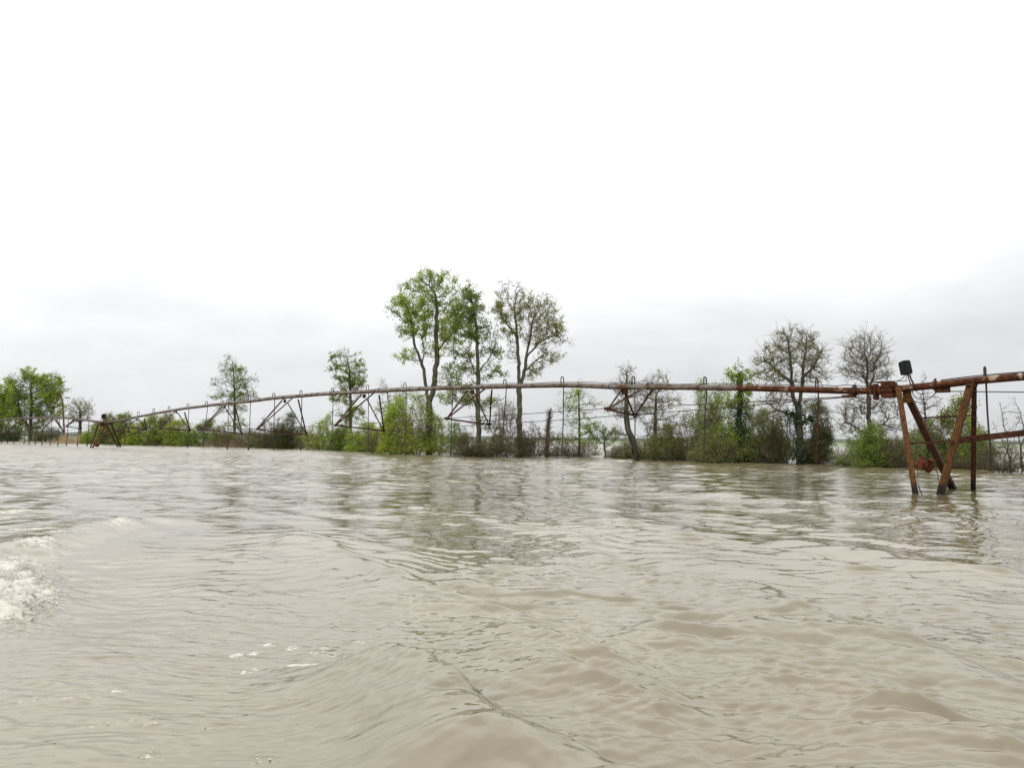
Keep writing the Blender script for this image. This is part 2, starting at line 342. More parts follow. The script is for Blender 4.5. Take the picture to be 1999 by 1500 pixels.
p = n.new('ShaderNodeBsdfPrincipled'); l.new(col.outputs[0], p.inputs['Base Color']); p.inputs['IOR'].default_value = 1.68
# beyond the finely meshed water the ripples are slopes from a vector noise, which stays true at any distance
def slope(scale, stretch, amp):
    mpp = n.new('ShaderNodeMapping'); mpp.inputs['Scale'].default_value = stretch; mpp.inputs['Rotation'].default_value = (0, 0, rad(-22)); l.new(g, mpp.inputs[0])
    z = n.new('ShaderNodeTexNoise'); z.inputs['Scale'].default_value = scale; z.inputs['Detail'].default_value = 2; l.new(mpp.outputs[0], z.inputs['Vector'])
    v = n.new('ShaderNodeVectorMath'); v.operation = 'SUBTRACT'; l.new(z.outputs['Color'], v.inputs[0]); v.inputs[1].default_value = (.5, .5, .5)
    w = n.new('ShaderNodeVectorMath'); w.operation = 'MULTIPLY'; l.new(v.outputs[0], w.inputs[0]); w.inputs[1].default_value = (amp * .7, amp, 0); return w.outputs[0]
s1 = slope(6, (.45, 1.5, 1), .65); s2_ = slope(1.9, (.4, 1.5, 1), .20)
va = n.new('ShaderNodeVectorMath'); va.operation = 'ADD'; l.new(s1, va.inputs[0]); l.new(s2_, va.inputs[1])
ln__ = n.new('ShaderNodeVectorMath'); ln__.operation = 'LENGTH'; l.new(g, ln__.inputs[0])
dm_ = n.new('ShaderNodeMapRange'); l.new(ln__.outputs['Value'], dm_.inputs[0]); dm_.inputs[1].default_value = 5; dm_.inputs[2].default_value = 30; rgh = n.new('ShaderNodeMapRange'); l.new(ln__.outputs['Value'], rgh.inputs[0]); rgh.inputs[1].default_value = 6; rgh.inputs[2].default_value = 55; rgh.inputs[3].default_value = .015; rgh.inputs[4].default_value = .24; l.new(rgh.outputs[0], p.inputs['Roughness']); dm_.inputs[3].default_value = .10
gm = noise(n, l, g, .09, 3, .5, (1, 1, 1)); gr = n.new('ShaderNodeMapRange'); l.new(gm, gr.inputs[0]); gr.inputs[1].default_value = .35; gr.inputs[2].default_value = .65; gr.inputs[3].default_value = .6; gr.inputs[4].default_value = 1.3
dg = n.new('ShaderNodeMath'); dg.operation = 'MULTIPLY'; l.new(dm_.outputs[0], dg.inputs[0]); l.new(gr.outputs[0], dg.inputs[1])
vs = n.new('ShaderNodeVectorMath'); vs.operation = 'SCALE'; l.new(va.outputs[0], vs.inputs[0]); l.new(dg.outputs[0], vs.inputs['Scale'])
vadd = n.new('ShaderNodeVectorMath'); vadd.operation = 'ADD'; l.new(bp.outputs[0], vadd.inputs[0]); l.new(vs.outputs[0], vadd.inputs[1])
vnn = n.new('ShaderNodeVectorMath'); vnn.operation = 'NORMALIZE'; l.new(vadd.outputs[0], vnn.inputs[0])
l.new(vnn.outputs[0], p.inputs['Normal'])
fb = n.new('ShaderNodeBump'); fb.inputs['Strength'].default_value = 1; fb.inputs['Distance'].default_value = .008; l.new(f2.outputs[0], fb.inputs['Height'])
fd = n.new('ShaderNodeBsdfDiffuse'); fd.inputs[0].default_value = (.54, .52, .455, 1); l.new(fb.outputs[0], fd.inputs['Normal'])
mx = n.new('ShaderNodeMixShader'); l.new(fm.outputs[0], mx.inputs[0]); l.new(p.outputs[0], mx.inputs[1]); l.new(fd.outputs[0], mx.inputs[2]); l.new(mx.outputs[0], out.inputs[0])
M_water = m
water = link('flood_water', np_mesh('flood_water', V, [Q], M_water, True, {'foam': FOAM.ravel()})); tag(water, kind='structure')

# bubbles and torn water of the breaking wake
def blobs(name, w, count, rmin, rmax, lift, label, seed):
    rs = np.random.RandomState(seed); w = w.ravel() / w.sum(); idx = rs.choice(X.size, count, p=w)
    P_ = np.stack((X.ravel()[idx], Y.ravel()[idx], H.ravel()[idx]), -1); P_ += rs.randn(count, 3) * .012; P_[:, 2] += lift * rs.rand(count) ** 3
    r_ = (rmin + (rmax - rmin) * rs.rand(count) ** 3); a = np.array([[0, 0, 1]] + [[math.cos(t) * .9, math.sin(t) * .9, .35] for t in np.arange(5) * 1.2566] + [[math.cos(t + .63) * .9, math.sin(t + .63) * .9, -.35] for t in np.arange(5) * 1.2566] + [[0, 0, -1]])
    T = [(0, i + 1, (i + 1) % 5 + 1) for i in range(5)] + [(i + 1, i + 6, (i + 1) % 5 + 1) for i in range(5)] + [((i + 1) % 5 + 1, i + 6, (i + 1) % 5 + 6) for i in range(5)] + [(i + 6, 11, (i + 1) % 5 + 6) for i in range(5)]
    sc3 = 1 + .5 * rs.randn(count, 1, 3) * np.array([1, 1, .5]); V = (P_[:, None] + a[None] * r_[:, None, None] * np.clip(sc3, .4, 2)).reshape(-1, 3)
    Fq = (np.arange(count)[:, None, None] * 12 + np.array(T)[None]).reshape(-1, 3)
    tag(link(name, np_mesh(name, V, [Fq], M_foam, True)), label, 'foam', kind='stuff')
M_foam = plain('foam_white', (.52, .50, .45), .95, .06, 30, .05)
area = (RR * RR) ** -0 * dr * RR * np.gradient(th)[None, :].clip(0, .01)
nz1 = np.clip(fbm(X * 7, Y * 7, 4, 201) - .50, 0, 1) ** 1.2; nz2 = np.clip(fbm(X * 12, Y * 12, 3, 207) - .52, 0, 1) ** 1.5
blobs('breaking_foam', area * nz1 * np.clip(brk - .22, 0, 1) ** .6, 13000, .002, .006, .04, 'white torn foam of the breaking boat wake at the left edge', 301)
blobs('foam_flecks', area * nz2 * np.clip(FOAM - .35, 0, 1) * (RR < 16), 5000, .0015, .0045, .004, 'small bubbles and broken foam flecks drifting on the near water', 302)

# ------------------------------------------------------------------ far bank and the wood on the horizon
M_land = plain('far_field', (.17, .20, .12), .95, .3, .05, .1)
aa = np.radians(np.linspace(0, 360, 361)[:-1]); r0 = 262 + 25 * fbm(np.cos(aa) * 4 + 9, np.sin(aa) * 4 + 9, 3, 5)
rings = [r0, r0 + 6, r0 + 60, r0 * 0 + 1200, r0 * 0 + 4500]; zs = [-.3, .18, .3, .5, .5]
V = np.concatenate([np.stack((r * np.sin(aa), r * np.cos(aa), np.full_like(aa, z)), -1) for r, z in zip(rings, zs)]); k = len(aa)
Q = np.array([(a * k + i, a * k + (i + 1) % k, (a + 1) * k + (i + 1) % k, (a + 1) * k + i) for a in range(4) for i in range(k)])[:, ::-1]
tag(link('far_bank', np_mesh('far_bank', V, [Q], M_land, True)), kind='structure')

def leaf_quads(Pc, size, rs, tint, asp=.6, flat=.0):
    """random oriented leaf-sized quads"""
    n_ = len(Pc); a = rs.randn(n_, 3); a[:, 2] *= (1 - flat); a /= np.linalg.norm(a, axis=1)[:, None]
    b = rs.randn(n_, 3); b -= a * (a * b).sum(1)[:, None]; b /= np.linalg.norm(b, axis=1)[:, None]
    sz = (size * (.6 + .8 * rs.rand(n_)))[:, None] if not hasattr(size, '__len__') else (size * (.6 + .8 * rs.rand(n_)))[:, None]
    a = a * sz * .5; b = b * sz * .5 * asp
    V = np.stack((Pc - a, Pc + b * 1.0 - a * .1, Pc + a, Pc - b * 1.0 - a * .1), 1).reshape(-1, 3)
    F_ = np.arange(n_ * 4).reshape(-1, 4)
    return V, F_, np.repeat(tint, 4)
rs = np.random.RandomState(12)
nq = 42000; az_ = np.radians(rs.uniform(-50, 50, nq)); R_ = 1050 + 120 * rs.rand(nq)
top = 3.2 + 3.2 * fbm(az_ * 40, az_ * 0, 4, 3) + 4.5 * np.clip(fbm(az_ * 6 + 3, az_ * 0, 2, 8) - .5, 0, 1); hz = top * rs.rand(nq) ** .7
Pc = np.stack((R_ * np.sin(az_), R_ * np.cos(az_), hz + .4), -1)
V, F_, t_ = leaf_quads(Pc, 2.2, rs, rs.rand(nq), .8)
M_far = leaf_mat('hazed_wood_leaves', (.17, .19, .17), (.22, .24, .21), (.28, .30, .26), .3)  # leaf colours paled and greyed, distance haze painted into them
tag(link('distant_wood', np_mesh('distant_wood', V, [F_], M_far, False, {'tint': t_})), 'thin grey green line of distant woodland on the horizon behind the flooded trees', 'distant wood', kind='stuff')

# ------------------------------------------------------------------ tree growth
def colonise(att, starts, step, kill, infl, iters, rs, up=.12, wob=.25):
    """space colonisation; starts = list of (points, parent-index) chains already grown"""
    P = [p for p, _ in starts]; par = [q for _, q in starts]
    P = np.array(P, float); par = list(par); D = np.full(len(att), 1e9); I = np.zeros(len(att), int); alive = np.ones(len(att), bool)
    def upd(i0):
        for s0 in range(i0, len(P), 200):
            q = P[s0:s0 + 200]; d = np.linalg.norm(att[:, None] - q[None], axis=2); j = d.argmin(1); dm = d[np.arange(len(att)), j]
            m = dm < D; D[m] = dm[m]; I[m] = s0 + j[m]
    upd(0)
    for it in range(iters):
        alive &= D > kill; a = alive & (D < infl)
        if not a.any():
            if not alive.any(): break
            a = np.zeros_like(alive); a[np.where(alive, D, 1e9).argmin()] = True
        idx = I[a]; v = att[a] - P[idx]; v /= np.linalg.norm(v, axis=1)[:, None]
        u, invx = np.unique(idx, return_inverse=True); s = np.zeros((len(u), 3)); np.add.at(s, invx, v)
        s /= (np.linalg.norm(s, axis=1)[:, None] + 1e-9); s += rs.randn(len(u), 3) * wob; s[:, 2] += up; s /= np.linalg.norm(s, axis=1)[:, None]
        Nn = P[u] + s * step
        i0 = len(P); P = np.concatenate((P, Nn)); par += list(u); upd(i0)
        if len(P) > 9000: break
    return P, np.array(par)
def radii(P, par, tip, base, emin=1.6):
    n_ = len(P); cnt = np.zeros(n_); nch = np.zeros(n_, int)
    for i in range(n_ - 1, 0, -1):
        if par[i] >= 0: nch[par[i]] += 1
    for i in range(n_ - 1, -1, -1):
        if nch[i] == 0: cnt[i] += 1
        if par[i] >= 0: cnt[par[i]] += cnt[i]
    e = max(math.log(max(cnt[0], 2)) / math.log(base / tip), .5)
    return tip * cnt ** (1 / e), nch, cnt
def prisms(A, B, ra, rb, k):
    t = B - A; t /= (np.linalg.norm(t, axis=1)[:, None] + 1e-9); ref = np.where(np.abs(t[:, 2:3]) < .9, np.array([[0, 0, 1.]]), np.array([[1., 0, 0]]))
    x = np.cross(t, ref); x /= np.linalg.norm(x, axis=1)[:, None]; y = np.cross(x, t); an = np.arange(k) * 2 * math.pi / k
    off = np.cos(an)[None, :, None] * x[:, None] + np.sin(an)[None, :, None] * y[:, None]
    V = np.concatenate((A[:, None] + off * ra[:, None, None], B[:, None] + off * rb[:, None, None]), 1)
    n_ = len(A); j = np.arange(k); f = np.stack((j, (j + 1) % k, k + (j + 1) % k, k + j), -1)
    return V.reshape(-1, 3), (np.arange(n_)[:, None, None] * 2 * k + f[None]).reshape(-1, 4)
def merge(parts):
    V = []; Fs = []; o = 0
    for v, f in parts: V.append(v); Fs.append(f + o); o += len(v)
    return np.concatenate(V), [np.concatenate(Fs)]
def pts_in(blobs, n_, rs, shell=.35):
    """random points in a union of ellipsoids (c, r) weighted by volume"""
    w = np.array([b[1][0] * b[1][1] * b[1][2] * (b[2] if len(b) > 2 else 1) for b in blobs]) ** .85; w /= w.sum(); out_ = []
    for b, k in zip(blobs, rs.multinomial(n_, w)):
        d = rs.randn(k, 3); d /= np.linalg.norm(d, axis=1)[:, None]; r = rs.rand(k) ** shell
        out_.append(np.array(b[0]) + d * r[:, None] * np.array(b[1]))
    return np.concatenate(out_)
def wood_and_leaves(P, par, tip, base, rs, twig_n, twig_len, leaf_n, leaf_size, thick, clump=1.0, leaf_low=0, twig_r=.009, leaf_fun=None, spread=.25, sub=2):
    r, nch, cnt = radii(P, par, tip, base)
    i = np.arange(1, len(P)); i = i[par[i] >= 0]; A = P[par[i]]; B = P[i]; rb = r[i]; ra = np.minimum(r[par[i]], rb * 1.35)
    big = rb > thick
    parts = {}
    def mk(sel, k): return prisms(A[sel], B[sel] + (B[sel] - A[sel]) * .06, ra[sel], rb[sel], k)
    parts['trunk'] = merge([mk(big, 8)]) if big.any() else None
    sm = [mk(~big, 4)]
    thin = np.where(cnt <= 10)[0]; thin = thin[par[thin] >= 0]
    if twig_n > 0:
        s = np.repeat(thin, twig_n); o = P[s] + (P[par[s]] - P[s]) * rs.rand(len(s))[:, None]
        d0 = P[s] - P[par[s]]; d0 /= np.linalg.norm(d0, axis=1)[:, None]; d = d0 * .7 + rs.randn(len(s), 3) * .6; d[:, 2] += .25; d /= np.linalg.norm(d, axis=1)[:, None]
        ln = twig_len * (.4 + rs.rand(len(s)))[:, None]; mid = o + d * ln * .5; d2 = d + rs.randn(len(s), 3) * .3; end = mid + d2 / np.linalg.norm(d2, axis=1)[:, None] * ln * .5
        tr = np.full(len(s), twig_r)
        sm.append(prisms(o, mid, tr, tr * .7, 3)); sm.append(prisms(mid, end, tr * .7, tr * .35, 3))
        s2 = np.repeat(np.arange(len(s)), sub); f = rs.rand(len(s2))[:, None]; o2 = np.where(f < .5, o[s2] + (mid[s2] - o[s2]) * f * 2, mid[s2] + (end[s2] - mid[s2]) * (f * 2 - 1))
        d3 = d[s2] * .8 + rs.randn(len(s2), 3) * .6; d3 /= np.linalg.norm(d3, axis=1)[:, None]; e2 = o2 + d3 * twig_len * .55 * (.4 + rs.rand(len(s2)))[:, None]
        sm.append(prisms(o2, e2, np.full(len(s2), twig_r * .6), np.full(len(s2), twig_r * .3), 3))
        tips = np.concatenate((mid, end, e2, o2 * .5 + e2 * .5))
    else: tips = P[thin]
    parts['branches'] = merge(sm)
    if leaf_n > 0:
        if leaf_fun is not None: w = leaf_fun(tips)
        else: w = np.ones(len(tips))
        cl = fbm(tips[:, 0] * clump + 50, tips[:, 2] * clump + tips[:, 1] * .7 * clump + 50, 2, rs.randint(99)); w = w * np.clip((cl - .30) * 3.2, 0.12, 1.3)
        w = np.clip(w, 0, None); w /= w.sum(); idx = rs.choice(len(tips), leaf_n, p=w)
        Pc = tips[idx] + rs.randn(leaf_n, 3) * spread * leaf_size * 3
        if leaf_low: Pc = Pc[Pc[:, 2] > leaf_low]
        idx = idx[:len(Pc)]
        tint = np.clip(.5 + (cl[idx] - .5) * 1.2 + rs.randn(len(Pc)) * .22, 0, 1)
        V, F_, t_ = leaf_quads(Pc, leaf_size, rs, tint); parts['foliage'] = (V, [F_], t_)
    return parts, r
def emit(name, parts, loc, label, cat, group, bark, twig, leaf):
    root = empty(name, loc); tag(root, label, cat, group)
    if parts.get('trunk'): link('trunk', np_mesh('trunk', parts['trunk'][0], parts['trunk'][1], bark, True), root)
    if parts.get('branches'): link('branches', np_mesh('branches', parts['branches'][0], parts['branches'][1], twig, False), root)
    if parts.get('foliage'): link('foliage', np_mesh('foliage', parts['foliage'][0], parts['foliage'][1], leaf, False, {'tint': parts['foliage'][2]}), root)
    return root

def tree(name, base_px, trunks, blobs, label, cat='tree', group=None, natt=900, step=.35, tipr=.012, trunk_r=.2, twig_n=3, twig_len=.5, leaf_n=6000, leaf_size=.12,
         bark=None, twig=None, leaf='spring', seed=1, depth_f=.8, clump=.9, leaf_fun=None, thick=.05, twig_r=.009, spread=.25, up=.12, ivy=0, kill=1.5, infl=5, wob=.22, leaf_low=0, sub=2, ivy_top=99):
    """trunks: list of pixel polylines (the first starts at the base); blobs: (px, py, rx, ry[, weight]) in photo pixels, at the tree's own distance"""
    leaf_n = int(leaf_n * 1.75); leaf_size *= .68; natt = int(natt * 1.35); step *= .88
    rs = np.random.RandomState(seed); B = G(*base_px); Yd = B[1]; sc = Yd / F
    if isinstance(step, float): st = step * (Yd / 50) ** .5
    starts = []; idx_of = {}
    base = np.array([0, 0, -.8])
    starts.append((base, -1)); tn = []
    for ti, tl in enumerate(trunks):
        pts = []
        for q in tl:
            w = atY(q[0], q[1], Yd + (q[2] if len(q) > 2 else 0)); pts.append(w - np.array([B[0], B[1], 0]))
        if ti == 0: prev = 0; cur = base
        else:
            arr = np.array([s[0] for s in starts]); prev = int(np.linalg.norm(arr - pts[0], axis=1).argmin()); cur = arr[prev]; pts = pts[1:]
        for p_ in pts:
            L_ = np.linalg.norm(p_ - cur); k = max(1, int(L_ / st))
            for j in range(1, k + 1):
                q = cur + (p_ - cur) * j / k + rs.randn(3) * .03 * (j < k); starts.append((q, prev)); prev = len(starts) - 1
            cur = p_
    bl = []
    for b in blobs:
        c = atY(b[0], b[1], Yd) - np.array([B[0], B[1], 0]); rx = b[2] * sc; rz = b[3] * sc
        rx *= 1.12; rz *= 1.12; bl.append((c, (rx, max(min(rx, rz * 1.4) * depth_f, .3), rz), b[4] if len(b) > 4 else 1))
    att = pts_in(bl, natt, rs)
    P, par = colonise(att, starts, st, st * kill, st * infl, 160, rs, up=up, wob=wob)
    # drop the straight chains' wasted parents: starts keep parent order (parents always before children)
    parts, r = wood_and_leaves(P, par, tipr, trunk_r, rs, twig_n, twig_len, leaf_n, leaf_size, thick, clump=clump, leaf_fun=leaf_fun, twig_r=twig_r, spread=spread, leaf_low=leaf_low, sub=sub)
    root = emit(name, parts, (B[0], B[1], 0), label, cat, group, bark or M_bark, twig or M_twig, LF[leaf])
    if ivy:
        ns = len(starts); sel = np.where((P[:ns, 2] < ivy_top) & (np.hypot(P[:ns, 0], P[:ns, 1]) < .75))[0][1:]; sel = sel[rs.randint(0, len(sel), ivy)]; hh = P[sel][:, 2]; Pc = P[sel] + rs.randn(ivy, 3) * np.array([1, 1, 1.5]) * (r[sel][:, None] * .55 + .05)
        V, F_, t_ = leaf_quads(Pc, .13, rs, rs.rand(ivy)); link('ivy', np_mesh('ivy', V, [F_], LF['ivy'], False, {'tint': t_}), root)
    return root

GT = 'tall trees standing in the flood'
tree('forked_tree', (838, 889), [[(838, 860), (838, 800), (833, 770), (828, 730), (822, 705), (811, 680), (806, 650), (803, 620)], [(838, 790), (846, 765), (850, 730), (853, 690), (851, 650), (853, 610), (848, 570)],
     [(822, 706), (806, 704), (792, 700)], [(826, 715), (828, 690), (826, 660)], [(852, 692), (866, 668), (885, 650)], [(833, 775), (815, 780), (803, 774)]],
     [(800, 562, 26, 18), (845, 552, 42, 24), (785, 603, 36, 20), (830, 595, 50, 30), (878, 585, 26, 26), (862, 635, 44, 28), (800, 640, 30, 22), (795, 698, 26, 13, .7), (880, 660, 30, 20, .8), (845, 680, 30, 18, .5), (870, 735, 28, 10, .4), (868, 775, 14, 22, .3)],
     'tallest green tree, forked low into two pale trunks, broad ragged crown of new leaves', group=GT, natt=1500, trunk_r=.25, leaf_n=11500, leaf_size=.17, seed=5, twig_n=2, clump=1.1, leaf='spring', spread=.3)
tree('straight_tree', (934, 893), [[(934, 860), (933, 800), (934, 740), (931, 680), (929, 630), (922, 590), (917, 568)], [(933, 735), (915, 700), (885, 685)], [(933, 790), (905, 765), (880, 760)], [(934, 730), (955, 700), (968, 672)]],
     [(915, 580, 22, 20), (910, 612, 32, 24), (925, 645, 42, 22), (950, 650, 26, 16, .7), (905, 690, 34, 12), (950, 690, 28, 16, .8), (900, 725, 38, 10), (955, 730, 32, 12), (900, 750, 25, 7), (900, 785, 30, 10, .6), (965, 785, 28, 10, .5), (950, 825, 40, 12, .4), (985, 730, 10, 5, .4)],
     'dark straight tree with layered crown between the forked tree and the fan shaped tree', group=GT, natt=1300, trunk_r=.17, leaf_n=9500, leaf_size=.16, seed=6, leaf='green', up=.0, bark=M_bark, clump=1.3, twig_n=3)
tree('fan_tree', (1014, 893), [[(1014, 860), (1015, 800), (1013, 745), (1012, 700), (1009, 650), (1004, 610)], [(1013, 765), (1022, 735), (1027, 700), (1035, 660), (1042, 620)], [(1024, 730), (1045, 705), (1065, 690)], [(1027, 700), (1050, 670), (1080, 655)], [(1011, 660), (995, 640), (980, 620)]],
     [(985, 570, 18, 22), (1012, 565, 16, 22), (985, 610, 24, 24), (1020, 610, 34, 30), (1055, 605, 30, 28), (1075, 640, 28, 26), (1090, 666, 28, 14, 1.2), (1045, 660, 34, 24), (1000, 690, 18, 22), (1080, 700, 22, 12, .8), (1042, 725, 20, 16, .7), (1000, 655, 22, 16), (1105, 663, 10, 4, .6)],
     'tall fan shaped tree with fine upswept branches and pale trunk forking above the pipe', group=GT, natt=1700, trunk_r=.18, leaf_n=9500, leaf_size=.125, seed=7, sub=3, leaf='olive', up=.24, wob=.16, twig_n=3, twig_r=.009)
GM = 'smaller flooded trees behind the pipe'
tree('conical_tree', (458, 871), [[(458, 850), (458, 780), (457, 740), (454, 705)]],
     [(449, 706, 12, 14), (455, 728, 28, 16), (445, 748, 34, 14), (475, 748, 24, 16), (430, 750, 22, 10), (468, 772, 40, 14), (440, 775, 28, 12), (455, 800, 34, 12, .6), (462, 830, 24, 12, .5)],
     'lone open crowned tree with small leaves rising above the left third of the pipe', group=GM, natt=900, trunk_r=.20, leaf_n=5200, leaf_size=.20, seed=8, leaf='green', twig_n=3, twig_len=.7, twig_r=.013, bark=M_bark_dark)
tree('bushy_tree', (684, 880), [[(684, 860), (684, 800), (684, 760), (682, 720), (678, 700)]],
     [(672, 698, 24, 15), (660, 715, 25, 18), (692, 718, 22, 20), (680, 745, 32, 20), (698, 740, 16, 14), (662, 778, 26, 12, .7), (695, 775, 18, 10, .5), (672, 812, 26, 16, .7), (700, 810, 16, 14, .5)],
     'slim leafy tree with one sided round green top between two pipe trusses', group=GM, natt=850, trunk_r=.17, leaf_n=7000, leaf_size=.17, seed=9, leaf='green', twig_n=2, twig_r=.011)
tree('bare_grey_tree', (765, 886), [[(765, 860), (762, 800), (755, 760)], [(764, 820), (785, 790), (795, 770)]],
     [(745, 748, 11, 12), (760, 772, 22, 18), (785, 775, 22, 18), (755, 800, 20, 16), (790, 800, 20, 12)],
     'thin grey leafless tree behind the bright green shrubs', group=GM, natt=500, trunk_r=.09, leaf_n=900, leaf_size=.12, seed=10, leaf='olive', twig_n=3, up=.2)
tree('sparse_tree', (1131, 891), [[(1131, 860), (1131, 820), (1130, 780), (1128, 755)]],
     [(1128, 752, 12, 10), (1125, 775, 26, 14), (1140, 795, 28, 14), (1112, 800, 26, 14), (1140, 825, 28, 14), (1110, 830, 22, 12), (1130, 855, 40, 16)],
     'small symmetrical tree with sparse yellow green leaves behind the middle of the pipe', group=GM, natt=650, trunk_r=.11, leaf_n=2300, leaf_size=.12, seed=11, leaf='spring', twig_n=3)
tree('little_tree', (1180, 893), [[(1180, 875), (1181, 860)]], [(1165, 840, 24, 13), (1188, 848, 22, 14), (1180, 862, 28, 10), (1158, 858, 12, 8)],
     'low umbrella shaped tree with short bare stem and green top beside open water', group=GM, natt=330, trunk_r=.07, leaf_n=2400, leaf_size=.10, seed=12, leaf='green', twig_n=2, step=.25)
tree('leaning_bare_tree', (1244, 900), [[(1242, 890), (1236, 862), (1226, 840), (1222, 800), (1223, 760), (1224, 735)], [(1232, 856), (1222, 850), (1212, 847)]],
     [(1222, 728, 18, 16), (1215, 760, 26, 18), (1240, 765, 22, 18), (1210, 800, 26, 18), (1245, 805, 24, 18), (1205, 850, 20, 14, .6), (1265, 760, 20, 20, .6)],
     'dark leaning tree almost leafless with a broken stub low on its trunk', group=GM, natt=1100, trunk_r=.19, leaf_n=800, leaf_size=.10, seed=13, leaf='brown', sub=3, bark=M_bark_dark, twig_n=4, up=.2, twig_r=.010)
tree('round_bare_tree', (1280, 899), [[(1280, 880), (1279, 840), (1280, 800), (1281, 770)]],
     [(1286, 738, 16, 14), (1283, 770, 40, 20), (1300, 790, 34, 24), (1265, 800, 30, 24), (1290, 830, 40, 22), (1270, 855, 26, 14)],
     'twiggy leafless round headed tree just right of the leaning dark tree', group=GM, natt=1200, trunk_r=.13, leaf_n=1300, leaf_size=.10, seed=14, leaf='olive', sub=3, twig_n=4, up=.15, bark=M_bark_dark)
tree('ivy_tree', (1444, 904), [[(1444, 880), (1444, 830), (1444, 780), (1446, 735)]],
     [(1446, 722, 16, 12), (1440, 740, 20, 12), (1455, 755, 18, 12), (1462, 735, 12, 10), (1440, 790, 28, 18, .6), (1460, 810, 26, 16, .6)],
     'slender trunk wrapped in dark ivy with a small bright green leafy head above the pipe', group=GM, natt=500, trunk_r=.13, leaf_n=3000, leaf_size=.12, seed=15, leaf='spring', twig_n=2, ivy=2600, bark=M_bark_dark, clump=1.4)
tree('wide_bare_tree', (1561, 907), [[(1561, 890), (1561, 840), (1558, 800), (1563, 770), (1568, 730), (1572, 690), (1575, 660)], [(1558, 805), (1548, 775), (1545, 740), (1543, 700), (1538, 660)], [(1546, 750), (1520, 725), (1495, 705)], [(1566, 740), (1590, 715), (1600, 690)], [(1561, 825), (1545, 810), (1515, 800), (1495, 785)], [(1561, 830), (1590, 815), (1605, 800)]],
     [(1540, 662, 30, 24), (1572, 668, 26, 22), (1520, 690, 34, 24), (1560, 700, 46, 28), (1598, 700, 20, 28), (1500, 712, 28, 20), (1585, 735, 32, 20), (1535, 735, 46, 20), (1490, 735, 20, 14, .7), (1520, 780, 34, 18, .6), (1590, 810, 30, 22, .7), (1600, 850, 22, 20, .5), (1500, 820, 30, 20, .4)],
     'widest leafless tree, dark trunk forking below the pipe, dense fine twigs', group=GT, natt=2300, trunk_r=.19, leaf_n=6500, leaf_size=.085, seed=16, leaf='olive', sub=4, bark=M_bark_dark, twig=M_twig, twig_n=3, ivy=1300, ivy_top=3.3, wob=.10, up=.28, twig_r=.010, step=.30)
tree('oval_bare_tree', (1698, 912), [[(1698, 890), (1698, 850), (1696, 800), (1694, 760), (1692, 700)], [(1696, 800), (1700, 760), (1706, 710)], [(1698, 840), (1725, 828), (1745, 815)], [(1697, 800), (1725, 780), (1740, 770)], [(1697, 850), (1670, 835), (1650, 825)]],
     [(1690, 672, 26, 24), (1670, 695, 28, 24), (1710, 695, 28, 28), (1690, 720, 42, 28), (1720, 730, 22, 18), (1660, 725, 20, 16), (1670, 800, 30, 22, .6), (1725, 800, 34, 20, .7), (1660, 835, 30, 18, .6), (1735, 835, 30, 18, .6), (1700, 870, 40, 20, .5)],
     'leafless tree with tidy oval head above the pipe joint near the rusty tower', group=GT, natt=2000, trunk_r=.13, leaf_n=3000, leaf_size=.075, seed=17, leaf='brown', sub=4, bark=M_bark_dark, twig_n=3, wob=.10, up=.28, twig_r=.009, step=.28)
tree('bare_sapling', (1812, 914), [[(1812, 890), (1808, 850), (1806, 810), (1802, 770)]],
     [(1802, 765, 18, 24), (1815, 790, 26, 20), (1795, 800, 20, 20), (1810, 740, 8, 12, .5), (1812, 840, 30, 20)],
     'thin leafless sapling seen between the near tower legs', group=GM, natt=550, trunk_r=.06, leaf_n=300, leaf_size=.06, seed=18, leaf='brown', bark=M_bark_dark, twig=M_twig_br, twig_n=2, up=.3, twig_r=.006, step=.28, twig_len=.35)
for sd_, bx, tls, lab in ((19, 1972, [[(1972, 905), (1968, 870), (1958, 820), (1952, 785)], [(1972, 900), (1980, 860), (1985, 830)], [(1970, 880), (1950, 850), (1938, 822)], [(1972, 900), (1990, 880), (2005, 850)]], 'dead looking stick bush with long bare stems under the right truss bar'),
                         (20, 1994, [[(1994, 905), (1992, 870), (1998, 830), (1984, 790), (1980, 775)], [(1994, 900), (2010, 860), (2018, 820)], [(1993, 880), (2002, 830), (2003, 800)], [(1992, 890), (1975, 868), (1960, 850)]], 'bare stemmed bush cut by the right edge of the photograph')):
    tree('stick_bush', (bx, 923), tls, [(bx - 10, 815, 22, 28), (bx + 10, 830, 22, 34), (bx, 870, 30, 20)], lab, cat='bush', group='bare stick bushes', natt=110, trunk_r=.045, tipr=.008, leaf_n=120, leaf_size=.05,
         seed=sd_, leaf='brown', bark=M_twig_br, twig=M_twig_br, twig_n=1, twig_len=.3, up=.35, step=.35, thick=.03, twig_r=.006)
